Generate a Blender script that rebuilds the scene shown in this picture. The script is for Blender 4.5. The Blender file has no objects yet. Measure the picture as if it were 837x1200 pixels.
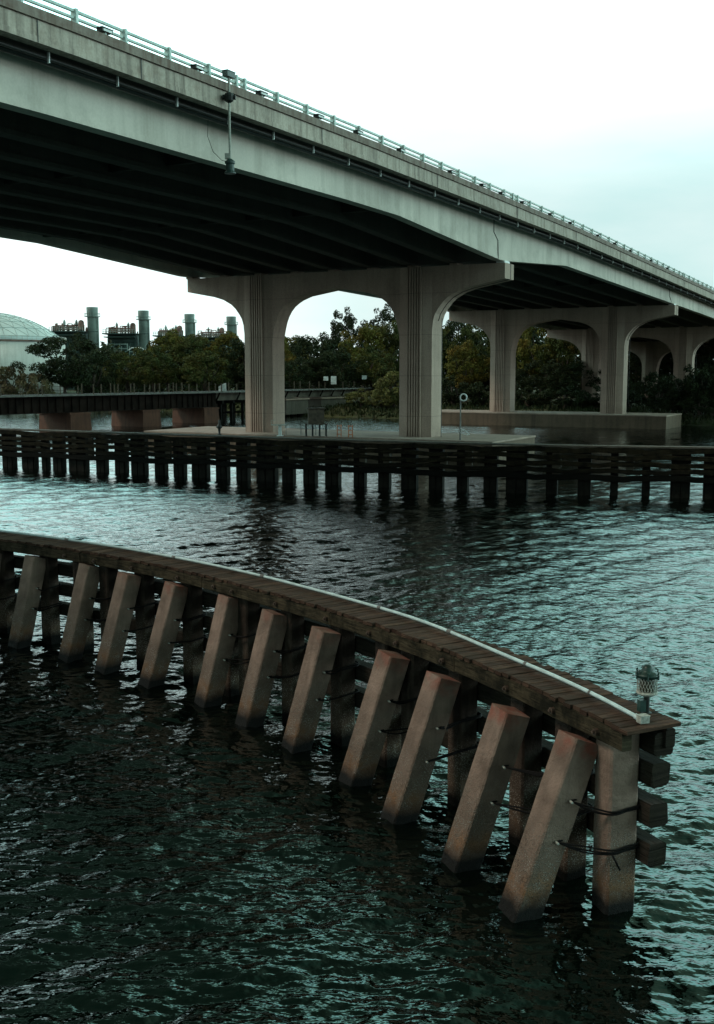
import bpy, math, random
import numpy as np
from mathutils import Vector, Matrix
R = math.radians
random.seed(7)
scene = bpy.context.scene
col = scene.collection

# ------------------------------------------------------------------ helpers
class MB:
    """collects shapes, links them as one mesh object"""
    def __init__(s):
        s.v = []; s.f = []; s.uv = []
    def add(s, verts, faces, uvs=None):
        o = len(s.v)
        s.v += [tuple(p) for p in verts]
        for i, f in enumerate(faces):
            s.f.append(tuple(o + k for k in f))
            s.uv.append(uvs[i] if uvs else None)
    def box(s, c, d, rz=0.0, taper=None):
        x, y, z = d[0] / 2, d[1] / 2, d[2] / 2
        cs, sn = math.cos(rz), math.sin(rz)
        vs = []
        for k, (a, b, e) in enumerate([(-1, -1, -1), (1, -1, -1), (1, 1, -1), (-1, 1, -1), (-1, -1, 1), (1, -1, 1), (1, 1, 1), (-1, 1, 1)]):
            m = (taper if taper and e > 0 else 1)
            px, py = a * x * m, b * y * m
            vs.append((c[0] + px * cs - py * sn, c[1] + px * sn + py * cs, c[2] + e * z))
        s.add(vs, [(0, 3, 2, 1), (4, 5, 6, 7), (0, 1, 5, 4), (1, 2, 6, 5), (2, 3, 7, 6), (3, 0, 4, 7)])
    def beam(s, a, b, w, h, up=(0, 0, 1), bev=0.0):
        """box section from a to b, w across, h along up; grain UV along its length"""
        a, b = Vector(a), Vector(b)
        s.sweep([a, b], w, h, up, bev)
    def sweep(s, pts, w, h, up=(0, 0, 1), bev=0.0, wob=0.0):
        pts = [Vector(p) for p in pts]
        up = Vector(up)
        if bev > 0:
            sec = [(-w/2+bev, -h/2), (w/2-bev, -h/2), (w/2, -h/2+bev), (w/2, h/2-bev), (w/2-bev, h/2), (-w/2+bev, h/2), (-w/2, h/2-bev), (-w/2, -h/2+bev)]
        else:
            sec = [(-w/2, -h/2), (w/2, -h/2), (w/2, h/2), (-w/2, h/2)]
        n = len(sec)
        per = [0]
        for i in range(n):
            q, r = sec[i], sec[(i + 1) % n]
            per.append(per[-1] + math.hypot(q[0] - r[0], q[1] - r[1]))
        vs = []; L = [0]; u0 = random.random() * 50
        for i, p in enumerate(pts):
            t = (pts[min(i + 1, len(pts) - 1)] - pts[max(i - 1, 0)]).normalized()
            sd = t.cross(up).normalized(); uu = sd.cross(t)
            if i: L.append(L[-1] + (p - pts[i - 1]).length)
            for (x, y) in sec:
                q = p + sd * x + uu * y
                if wob: q = q + Vector((random.uniform(-wob, wob), random.uniform(-wob, wob), random.uniform(-wob, wob)))
                vs.append(q)
        fs = []; us = []
        for i in range(len(pts) - 1):
            for k in range(n):
                k2 = (k + 1) % n
                fs.append((i*n + k, i*n + k2, (i+1)*n + k2, (i+1)*n + k))
                us.append([(u0+L[i], u0+per[k]), (u0+L[i], u0+per[k+1]), (u0+L[i+1], u0+per[k+1]), (u0+L[i+1], u0+per[k])])
        fs.append(tuple(reversed(range(n)))); us.append([(u0 + q[0]*.2, u0 + q[1]) for q in reversed(sec)])
        m = (len(pts) - 1) * n
        fs.append(tuple(m + k for k in range(n))); us.append([(u0 + q[0]*.2, u0 + q[1]) for q in sec])
        s.add(vs, fs, us)
    def tube(s, pts, r, n=8, caps=True):
        pts = [Vector(p) for p in pts]
        rs = r if isinstance(r, (list, tuple)) else [r] * len(pts)
        vs = []; ref = None
        for i, p in enumerate(pts):
            t = (pts[min(i + 1, len(pts) - 1)] - pts[max(i - 1, 0)]).normalized()
            if ref is None:
                ref = Vector((0, 0, 1)) if abs(t.z) < .9 else Vector((1, 0, 0))
            a = t.cross(ref).normalized(); b = a.cross(t); ref = b
            for k in range(n):
                g = 2 * math.pi * k / n
                vs.append(p + (a * math.cos(g) + b * math.sin(g)) * rs[i])
        fs = []
        for i in range(len(pts) - 1):
            for k in range(n):
                k2 = (k + 1) % n
                fs.append((i*n + k, i*n + k2, (i+1)*n + k2, (i+1)*n + k))
        if caps:
            fs.append(tuple(reversed(range(n)))); fs.append(tuple((len(pts)-1)*n + k for k in range(n)))
        s.add(vs, fs)
    def lathe(s, c, prof, n=20):
        vs = []
        for (r, z) in prof:
            for k in range(n):
                g = 2 * math.pi * k / n
                vs.append((c[0] + r * math.cos(g), c[1] + r * math.sin(g), c[2] + z))
        fs = []
        for i in range(len(prof) - 1):
            for k in range(n):
                k2 = (k + 1) % n
                fs.append((i*n + k, i*n + k2, (i+1)*n + k2, (i+1)*n + k))
        fs.append(tuple(reversed(range(n)))); fs.append(tuple((len(prof)-1)*n + k for k in range(n)))
        s.add(vs, fs)
    def build(s, name, m, parent=None, smooth=False, loc=None):
        me = bpy.data.meshes.new(name)
        me.from_pydata(s.v, [], s.f)
        if any(u is not None for u in s.uv):
            ul = me.uv_layers.new(name='grain')
            flat = []
            for f, u in zip(s.f, s.uv):
                for k in range(len(f)):
                    flat += list(u[k]) if u else [0.0, 0.0]
            ul.data.foreach_set('uv', flat)
        me.materials.append(m)
        if smooth:
            me.polygons.foreach_set('use_smooth', [True] * len(me.polygons))
        me.update()
        o = bpy.data.objects.new(name, me); col.objects.link(o)
        if parent: o.parent = parent
        if loc: o.location = loc
        return o

def tag(o, label=None, cat=None, group=None, kind=None):
    if label: o['label'] = label
    if cat: o['category'] = cat
    if group: o['group'] = group
    if kind: o['kind'] = kind
    return o
def thing(name, label, cat, loc=(0, 0, 0), rz=0.0, group=None):
    o = bpy.data.objects.new(name, None); col.objects.link(o)
    o.empty_display_size = .3
    o.location = loc; o.rotation_euler = (0, 0, rz)
    return tag(o, label, cat, group)
def dup(root, loc=None, rz=None, label=None, group=None):
    r = root.copy(); col.objects.link(r)
    if loc is not None: r.location = loc
    if rz is not None: r.rotation_euler = (0, 0, rz)
    if label: r['label'] = label
    if group: r['group'] = group
    for ch in list(root.children):
        c = ch.copy(); col.objects.link(c); c.parent = r
        for g in list(ch.children):
            d = g.copy(); col.objects.link(d); d.parent = c
    return r
ORD = ['first', 'second', 'third', 'fourth', 'fifth', 'sixth', 'seventh', 'eighth', 'ninth', 'tenth', 'eleventh', 'twelfth', 'thirteenth',
       'fourteenth', 'fifteenth', 'sixteenth', 'seventeenth', 'eighteenth', 'nineteenth', 'twentieth', 'twenty-first', 'twenty-second', 'twenty-third',
       'twenty-fourth', 'twenty-fifth', 'twenty-sixth', 'twenty-seventh', 'twenty-eighth', 'twenty-ninth', 'thirtieth', 'thirty-first', 'thirty-second',
       'thirty-third', 'thirty-fourth', 'thirty-fifth', 'thirty-sixth', 'thirty-seventh', 'thirty-eighth', 'thirty-ninth', 'fortieth']
def catmull(P, n=12):
    P = [Vector(p) for p in P]
    Q = [2 * P[0] - P[1]] + P + [2 * P[-1] - P[-2]]
    out = []
    for i in range(1, len(Q) - 2):
        for k in range(n):
            t = k / n
            out.append(.5 * ((2*Q[i]) + (Q[i+1]-Q[i-1])*t + (2*Q[i-1]-5*Q[i]+4*Q[i+1]-Q[i+2])*t*t + (3*Q[i]-Q[i-1]-3*Q[i+1]+Q[i+2])*t**3))
    out.append(P[-1]); return out
def interp(x, xs, ys):
    if x <= xs[0]: return ys[0] + (x - xs[0]) * (ys[1]-ys[0]) / (xs[1]-xs[0])
    for a, b, c, d in zip(xs, xs[1:], ys, ys[1:]):
        if x <= b: return c + (d - c) * (x - a) / (b - a)
    return ys[-1] + (x - xs[-1]) * (ys[-1]-ys[-2]) / (xs[-1]-xs[-2])

# ------------------------------------------------------------------ materials
class NT:
    def __init__(s, name):
        s.m = bpy.data.materials.new(name); s.m.use_nodes = True
        s.t = s.m.node_tree; s.n = s.t.nodes; s.l = s.t.links
        s.b = s.n['Principled BSDF']
        s.b.inputs['Specular IOR Level'].default_value = .3
    def node(s, typ, **kw):
        x = s.n.new(typ)
        for k, v in kw.items(): setattr(x, k, v)
        return x
    def link(s, a, b): s.l.new(a, b)
    def coord(s, kind='pos', scale=(1, 1, 1)):
        if kind == 'pos': o = s.node('ShaderNodeNewGeometry').outputs['Position']
        elif kind == 'obj': o = s.node('ShaderNodeTexCoord').outputs['Object']
        else: o = s.node('ShaderNodeTexCoord').outputs['UV']
        mp = s.node('ShaderNodeMapping'); mp.inputs['Scale'].default_value = scale
        s.link(o, mp.inputs['Vector']); return mp.outputs['Vector']
    def noise(s, vec, scale, detail=4, rough=.55, lo=.35, hi=.65):
        x = s.node('ShaderNodeTexNoise'); x.inputs['Scale'].default_value = scale
        x.inputs['Detail'].default_value = detail; x.inputs['Roughness'].default_value = rough
        s.link(vec, x.inputs['Vector'])
        return s.remap(x.outputs['Fac'], lo, hi)
    def remap(s, v, lo, hi, a=0, b=1):
        r = s.node('ShaderNodeMapRange'); r.inputs['From Min'].default_value = lo; r.inputs['From Max'].default_value = hi
        r.inputs['To Min'].default_value = a; r.inputs['To Max'].default_value = b
        s.link(v, r.inputs['Value']); return r.outputs['Result']
    def mix(s, fac, a, b, mode='MIX'):
        x = s.node('ShaderNodeMix', data_type='RGBA', blend_type=mode)
        for sock, v in ((x.inputs['Factor'], fac), (x.inputs['A'], a), (x.inputs['B'], b)):
            if isinstance(v, (tuple, list)): sock.default_value = (*v, 1)
            elif isinstance(v, (int, float)): sock.default_value = v
            else: s.link(v, sock)
        return x.outputs['Result']
    def math(s, op, a, b=0.0):
        x = s.node('ShaderNodeMath', operation=op)
        for i, v in enumerate((a, b)):
            if isinstance(v, (int, float)): x.inputs[i].default_value = v
            else: s.link(v, x.inputs[i])
        return x.outputs[0]
    def z(s, kind='pos'):
        o = s.node('ShaderNodeNewGeometry').outputs['Position'] if kind == 'pos' else s.node('ShaderNodeTexCoord').outputs['Object']
        x = s.node('ShaderNodeSeparateXYZ'); s.link(o, x.inputs[0]); return x.outputs
    def bump(s, h, strength=.4, dist=.02):
        x = s.node('ShaderNodeBump'); x.inputs['Strength'].default_value = strength; x.inputs['Distance'].default_value = dist
        s.link(h, x.inputs['Height']); s.link(x.outputs[0], s.b.inputs['Normal'])
    def color(s, c):
        if isinstance(c, (tuple, list)): s.b.inputs['Base Color'].default_value = (*c, 1)
        else: s.link(c, s.b.inputs['Base Color'])
    def rough(s, r): s.b.inputs['Roughness'].default_value = r

def plain(name, c, rough=.6, metal=0.0, var=.35, scale=2.0, bump=.0):
    m = NT(name); m.rough(rough); m.b.inputs['Metallic'].default_value = metal
    v = m.coord('pos'); n = m.noise(v, scale, 5)
    m.color(m.mix(n, tuple(k * (1 - var) for k in c), tuple(min(1, k * (1 + var * .6)) for k in c)))
    if bump: m.bump(m.noise(v, scale * 8, 3, lo=0, hi=1), bump, .01)
    return m.m
def concrete(name, c, stain, streak=.5, blotch=.5, scale=.35, dark=None, sstr=1.2, grain=.12, lift=0.0):
    m = NT(name); m.rough(.85)
    v = m.coord('pos'); vs = m.coord('pos', (1, 1, .06))
    base = m.mix(m.noise(v, scale, 6, lo=.3, hi=.7), tuple(k * .82 for k in c), tuple(k * 1.12 for k in c))
    st = m.math('MULTIPLY', m.noise(vs, sstr, 5, .65, .46, .72), streak)
    base = m.mix(st, base, stain)
    bl = m.math('MULTIPLY', m.noise(v, scale * 3, 6, .7, .5, .75), blotch)
    base = m.mix(bl, base, dark or tuple(k * .6 for k in stain))
    base = m.mix(grain, base, m.mix(m.noise(v, 9, 3, lo=.3, hi=.7), (0, 0, 0), (1, 1, 1)), 'OVERLAY')
    if lift:
        fr = m.math('FRACT', m.math('DIVIDE', m.z()[2], lift))
        base = m.mix(m.math('MULTIPLY', m.remap(fr, .026, .012), .45), base, tuple(k * .45 for k in c))
        base = m.mix(m.math('MULTIPLY', m.remap(m.z()[2], 3.2, 1.6), m.math('MULTIPLY', m.noise(v, .9, 5, lo=.35, hi=.7), .6)), base, tuple(k * .42 for k in c))
    m.color(base); m.bump(m.noise(v, 6, 6, .6, 0, 1), .25, .02)
    return m.m
M = {}
M['parapet'] = concrete('weathered_parapet_concrete', (.37, .32, .27), (.075, .055, .045), .75, .5, .5, (.13, .075, .05), 3.2)
M['parapet_top'] = concrete('stained_coping_concrete', (.20, .165, .14), (.09, .05, .035), .8, .75, .6, (.085, .04, .028), 3.0)
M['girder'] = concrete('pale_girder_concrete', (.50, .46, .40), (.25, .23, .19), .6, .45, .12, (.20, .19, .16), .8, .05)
M['girder_dark'] = concrete('shaded_inner_girder_concrete', (.065, .057, .048), (.035, .03, .026), .5, .4, .2)  # inner girders darkened in colour to stand in for under-bridge shade
M['soffit'] = concrete('shaded_soffit_concrete', (.055, .05, .045), (.03, .028, .025), .5, .5, .2)  # soffit colour carries the shade beneath the deck
M['pier'] = concrete('warm_pier_concrete', (.34, .255, .205), (.19, .135, .105), .55, .3, .2, (.11, .08, .065), 1.6, lift=3.4)
M['footing'] = concrete('footing_concrete', (.115, .08, .055), (.045, .032, .022), .7, .6, .4, (.045, .035, .02), 1.5)
M['redpier'] = concrete('red_brown_pier_concrete', (.12, .055, .036), (.035, .02, .016), .6, .5, .5, (.04, .03, .025), 2.5)
M['oldconc'] = concrete('old_trestle_concrete', (.11, .095, .075), (.04, .035, .028), .7, .5, .4)
M['tank'] = concrete('tank_wall_concrete', (.56, .54, .50), (.36, .34, .30), .5, .3, .08)
M['rail'] = plain('pale_rail_aluminium', (.44, .54, .50), .5, .0, .25, 3)
M['black'] = plain('black_painted_metal', (.015, .018, .016), .5, 0, .4, 4)
M['darkgreen'] = plain('dark_green_metal', (.018, .045, .038), .4, .0, .4, 12, .2)
M['white'] = plain('white_painted_metal', (.62, .66, .64), .5, 0, .2, 3)
M['steel'] = plain('dark_rusty_girder_steel', (.016, .011, .009), .85, 0, .6, .8)
M['steeledge'] = plain('grey_walkway_steel', (.16, .16, .15), .7, 0, .3, 2)
M['cable'] = plain('black_cable', (.008, .007, .007), .55, 0, .5, 9)
M['plastic'] = plain('pale_conduit_plastic', (.52, .66, .66), .4, 0, .15, 6)
M['box'] = plain('weathered_box_grey', (.34, .35, .31), .7, 0, .4, 25)
M['orange'] = plain('faded_orange_paint', (.45, .14, .06), .7, 0, .3, 6)
M['hut'] = plain('brown_plywood', (.07, .055, .04), .85, 0, .4, 3)
M['plant'] = plain('pale_green_plant_steel', (.20, .26, .235), .6, 0, .35, .25)
M['plantdark'] = plain('dark_green_plant_casing', (.04, .065, .057), .7, 0, .4, .3)
M['rustpipe'] = plain('rusty_plant_pipes', (.17, .105, .085), .7, 0, .6, .7)
M['dome'] = plain('pale_dome_aluminium', (.52, .60, .58), .45, .0, .12, .12)
M['domerib'] = plain('dome_seam_grey', (.34, .42, .41), .6, 0, .2, 1)
M['bark'] = plain('grey_brown_bark', (.06, .045, .035), .9, 0, .5, 4)
M['bolt'] = plain('rusty_bolt', (.09, .06, .045), .6, .3, .5, 20)
M['darktimber_far'] = None

def pile_mat(name, paint, DK0=(.14, .095, .072), DK1=(.30, .21, .165)):
    m = NT(name); m.rough(.8)
    v = m.coord('pos'); vs = m.coord('pos', (1, 1, .12)); z = m.z()[2]
    c = m.mix(m.noise(v, 2.2, 6, lo=.3, hi=.7), DK0, DK1)
    c = m.mix(m.math('MULTIPLY', m.noise(vs, 5, 5, .6, .48, .75), .6), c, (.10, .07, .055))
    wob = m.math('MULTIPLY', m.noise(v, 3.0, 4, lo=0, hi=1), .22)
    zz = m.math('SUBTRACT', z, wob)
    sp = m.node('ShaderNodeTexVoronoi'); sp.inputs['Scale'].default_value = 42; m.link(v, sp.inputs['Vector'])
    speck = m.remap(sp.outputs['Distance'], .42, .25)
    low = m.remap(zz, 1.25, .55)
    c = m.mix(m.math('MULTIPLY', low, .55), c, (.12, .085, .06))
    c = m.mix(m.math('MULTIPLY', m.math('MULTIPLY', speck, low), m.noise(v, 5, 4, lo=.35, hi=.6)), c, (.42, .38, .33))
    org = m.math('MULTIPLY', m.remap(zz, .52, .30), m.noise(v, 6, 4, lo=.35, hi=.6))
    c = m.mix(m.math('MULTIPLY', org, .12 if DK1[0] < .1 else .7), c, (.20, .095, .04))
    c = m.mix(m.remap(zz, .26, .02), c, (.004, .0036, .003))
    if paint:
        oz = m.z('obj')[2]
        ps = m.math('MULTIPLY', m.remap(m.math('ADD', oz, m.math('MULTIPLY', m.noise(v, 4, 3, lo=.3, hi=.7), .16)), -.20, -.02), m.noise(v, 5, 5, lo=.36, hi=.62))
        c = m.mix(m.math('MULTIPLY', ps, paint), c, (.26, .055, .032))
    m.color(c)
    h = m.math('ADD', m.noise(v, 12, 6, .7, 0, 1), m.math('MULTIPLY', m.math('MULTIPLY', speck, low), .8))
    m.bump(h, 1.0, .045)
    return m.m
M['pile'] = pile_mat('brown_square_pile_concrete', 0)
M['pile_dark'] = pile_mat('dirty_shaded_pile_concrete', 0, (.016, .012, .010), (.055, .041, .032))  # dirt plus under-deck shade, both put into the base colour
M['pile_p'] = pile_mat('painted_pile_concrete', .62)
M['pile_q'] = pile_mat('faintly_painted_pile_concrete', .28)

def dull(*ms):
    for k in ms: k.node_tree.nodes['Principled BSDF'].inputs['Specular IOR Level'].default_value = .08
    return ms[0]
def timber(name, a, b, moss=None, mossamt=.5, perplank=0.0, streakc=None, zdark=False):
    m = NT(name); m.rough(.85)
    g = m.coord('uv', (1.3, 22, 1)); g2 = m.coord('uv', (.7, 3, 1)); v = m.coord('pos')
    n = m.noise(g, 1.0, 6, .65, .3, .7)
    c = m.mix(n, a, b)
    if perplank:
        ri = m.node('ShaderNodeNewGeometry').outputs['Random Per Island']
        c = m.mix(m.math('MULTIPLY', ri, perplank), c, streakc or (0.01, .008, .006))
    c = m.mix(m.math('MULTIPLY', m.noise(g, 2.2, 5, .7, .52, .62), .8), c, tuple(k * .18 for k in a))
    if moss: c = m.mix(m.math('MULTIPLY', m.noise(v, 2.2, 6, .7, .45, .62), mossamt), c, moss)
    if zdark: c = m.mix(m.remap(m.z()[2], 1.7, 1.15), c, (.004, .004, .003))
    m.color(c); m.bump(m.math('ADD', n, m.noise(v, 14, 4, lo=0, hi=1)), .7, .012)
    return m.m
M['planks'] = timber('worn_deck_planks', (.030, .017, .011), (.145, .088, .062), (.025, .02, .014), .45, .85, (.03, .016, .012))
M['fascia'] = timber('mossy_fascia_timber', (.022, .018, .012), (.085, .068, .042), (.008, .008, .005), .9)
M['wale'] = timber('dark_tarred_timber', (.010, .009, .007), (.035, .028, .022), (.02, .018, .01), .3)
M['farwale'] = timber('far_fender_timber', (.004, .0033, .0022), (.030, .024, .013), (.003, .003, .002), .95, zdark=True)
M['farpile'] = plain('black_wet_pile', (.010, .009, .007), .8, 0, .5, 2)
M['farcap'] = timber('grey_top_timber', (.055, .048, .038), (.12, .105, .085), (.025, .022, .016), .5)
dull(M['wale'], M['farwale'], M['farpile'], M['steel'], M['pile_dark'], M['planks'], M['fascia'], M['cable'])
M['block'] = timber('pale_timber_block', (.04, .034, .023), (.095, .08, .056), None)

def leaf_mat(name, a, b, accent=None, amt=0.0):
    m = NT(name); m.rough(.7)
    ri = m.node('ShaderNodeNewGeometry').outputs['Random Per Island']
    v = m.coord('pos')
    c = m.mix(ri, a, b)
    c = m.mix(m.noise(v, .45, 3, lo=.4, hi=.62), c, tuple((p + q) * .72 for p, q in zip(a, b)))
    if accent: c = m.mix(m.math('MULTIPLY', m.noise(v, .22, 4, lo=.48, hi=.66), amt), c, accent)
    m.color(c)
    m.b.inputs['Specular IOR Level'].default_value = .15
    return m.m
M['leafdark'] = leaf_mat('dark_leaves', (.007, .011, .004), (.024, .034, .011))
M['leafmid'] = leaf_mat('mid_green_leaves', (.014, .023, .006), (.052, .062, .015), (.13, .095, .018), .5)
M['leafyellow'] = leaf_mat('yellow_green_leaves', (.026, .032, .005), (.115, .108, .02), (.18, .105, .02), .6)
M['leafolive'] = leaf_mat('olive_leaves', (.045, .055, .015), (.14, .14, .045), (.12, .08, .04), .4)
M['grass'] = leaf_mat('bank_grass_blades', (.010, .014, .004), (.030, .038, .012))
M['reed'] = leaf_mat('brown_bank_scrub', (.05, .04, .02), (.14, .11, .06), (.07, .08, .03), .6)

m = NT('river_bank_ground'); m.rough(.95)
v = m.coord('pos')
c = m.mix(m.noise(v, .12, 6, lo=.35, hi=.65), (.025, .032, .010), (.055, .062, .02))
c = m.mix(m.noise(v, 1.2, 5, lo=.5, hi=.7), c, (.055, .042, .026))
m.color(c); m.bump(m.noise(v, 2, 6, lo=0, hi=1), .8, .2); M['ground'] = m.m

m = NT('dark_river_water')
m.color((.0009, .0021, .0012)); m.rough(.03)
m.b.inputs['IOR'].default_value = 1.5; m.b.inputs['Specular IOR Level'].default_value = .85
m.b.inputs['Specular Tint'].default_value = (.50, 1.0, .95, 1)
v = m.coord('pos', (1.0, 1.5, 1)); v.node.inputs['Rotation'].default_value = (0, 0, .35)
h = m.math('ADD', m.noise(v, 3.2, 3, .5, 0, 1), m.math('MULTIPLY', m.noise(v, .85, 3, .5, 0, 1), .8))
m.bump(h, 1.0, .036); M['water'] = m.m

# glass of the lantern
m = NT('lantern_lens'); m.color((.035, .03, .02)); m.rough(.15); M['lens'] = m.m

# ------------------------------------------------------------------ camera, world, light
cam = bpy.data.cameras.new('camera'); co = bpy.data.objects.new('camera', cam); col.objects.link(co)
cam.sensor_fit = 'VERTICAL'; cam.sensor_height = 24; cam.lens = 25.5
cam.clip_start = .1; cam.clip_end = 6000
co.location = (0, 0, 7); co.rotation_euler = (R(90 - 7.241), 0, 0)
scene.camera = co

SUN_EL, SUN_AZ = 48, 258      # degrees clockwise from +Y: behind the camera and to its left
wd = bpy.data.worlds.new('World'); scene.world = wd; wd.use_nodes = True
nt = wd.node_tree; bg = nt.nodes['Background']; bg.inputs['Strength'].default_value = .1
sky = nt.nodes.new('ShaderNodeTexSky'); sky.sky_type = 'NISHITA'; sky.sun_disc = False
sky.sun_elevation = R(SUN_EL); sky.sun_rotation = R(SUN_AZ); sky.dust_density = 2.0; sky.air_density = 1.2
tc = nt.nodes.new('ShaderNodeTexCoord')
mp = nt.nodes.new('ShaderNodeMapping'); mp.inputs['Scale'].default_value = (1, 1, 3.8); mp.inputs['Location'].default_value = (.35, 0, .3)
nz = nt.nodes.new('ShaderNodeTexNoise'); nz.inputs['Scale'].default_value = 2.3; nz.inputs['Detail'].default_value = 6; nz.inputs['Roughness'].default_value = .5
nt.links.new(tc.outputs['Generated'], mp.inputs['Vector']); nt.links.new(mp.outputs['Vector'], nz.inputs['Vector'])
rp = nt.nodes.new('ShaderNodeValToRGB')
e = rp.color_ramp.elements
e[0].position = .37; e[0].color = (7.4, 10.4, 10.2, 1)
e[1].position = .62; e[1].color = (10.2, 11.6, 11.3, 1)
x = rp.color_ramp.elements.new(.49); x.color = (9.0, 11.2, 11.0, 1)
nt.links.new(nz.outputs['Fac'], rp.inputs['Fac'])
mx = nt.nodes.new('ShaderNodeMix'); mx.data_type = 'RGBA'; mx.inputs['Factor'].default_value = .88
nt.links.new(sky.outputs[0], mx.inputs['A']); nt.links.new(rp.outputs[0], mx.inputs['B'])
sx_ = nt.nodes.new('ShaderNodeSeparateXYZ'); nt.links.new(tc.outputs['Generated'], sx_.inputs[0])
def wmap(v, a, b, c, d):
    r = nt.nodes.new('ShaderNodeMapRange'); r.interpolation_type = 'SMOOTHSTEP'
    for n_, q_ in zip(('From Min', 'From Max', 'To Min', 'To Max'), (a, b, c, d)): r.inputs[n_].default_value = q_
    nt.links.new(v, r.inputs['Value']); return r.outputs['Result']
# overcast: brighter overhead, plus added dark sky behind the camera, dimming faces turned there
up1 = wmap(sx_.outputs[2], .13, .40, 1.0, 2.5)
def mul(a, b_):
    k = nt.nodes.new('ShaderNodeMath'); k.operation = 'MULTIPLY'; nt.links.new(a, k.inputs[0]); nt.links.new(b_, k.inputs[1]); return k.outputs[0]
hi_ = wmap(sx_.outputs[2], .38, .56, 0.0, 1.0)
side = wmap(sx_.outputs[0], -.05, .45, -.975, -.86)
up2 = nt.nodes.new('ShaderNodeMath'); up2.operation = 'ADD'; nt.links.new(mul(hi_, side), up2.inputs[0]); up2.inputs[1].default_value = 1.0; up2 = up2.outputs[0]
# overhead sky darkened, most to the left, added to blacken foreground water reflections
# unseen brightness added to the sky on the right, lighting fascia and column sides
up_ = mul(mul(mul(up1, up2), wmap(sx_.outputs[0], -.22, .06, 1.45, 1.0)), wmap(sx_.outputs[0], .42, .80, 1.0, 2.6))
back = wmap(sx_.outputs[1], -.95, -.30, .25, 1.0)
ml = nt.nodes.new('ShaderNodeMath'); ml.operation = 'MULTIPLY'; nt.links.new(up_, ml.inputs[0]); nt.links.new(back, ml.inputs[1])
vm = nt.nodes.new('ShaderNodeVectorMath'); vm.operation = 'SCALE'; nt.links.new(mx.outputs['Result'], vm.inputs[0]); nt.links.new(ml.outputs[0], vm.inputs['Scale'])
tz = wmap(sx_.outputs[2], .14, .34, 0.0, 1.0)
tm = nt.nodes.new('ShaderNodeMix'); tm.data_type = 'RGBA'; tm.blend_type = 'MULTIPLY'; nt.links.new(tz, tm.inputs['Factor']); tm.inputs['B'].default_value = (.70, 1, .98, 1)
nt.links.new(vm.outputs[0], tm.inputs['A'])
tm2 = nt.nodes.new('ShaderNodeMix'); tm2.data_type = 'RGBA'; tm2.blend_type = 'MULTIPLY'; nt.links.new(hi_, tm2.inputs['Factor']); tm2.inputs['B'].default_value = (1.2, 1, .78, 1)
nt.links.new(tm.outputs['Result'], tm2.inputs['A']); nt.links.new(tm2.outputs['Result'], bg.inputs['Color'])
sl = bpy.data.lights.new('sun', 'SUN'); sl.energy = 1.7; sl.angle = R(14); sl.color = (1, .88, .74)
so = bpy.data.objects.new('sun', sl); col.objects.link(so)
az = R(SUN_AZ)
d = Vector((math.sin(az) * math.cos(R(SUN_EL)), math.cos(az) * math.cos(R(SUN_EL)), math.sin(R(SUN_EL))))
so.rotation_euler = (-d).to_track_quat('-Z', 'Y').to_euler()
so.location = (-30, -40, 60)
vs_ = scene.view_settings
vs_.view_transform = 'Standard'; vs_.look = 'None'; vs_.exposure = -.15; vs_.gamma = 1
scene.cycles.max_bounces = 6; scene.cycles.diffuse_bounces = 3; scene.cycles.glossy_bounces = 3
scene.cycles.use_denoising = True

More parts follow.
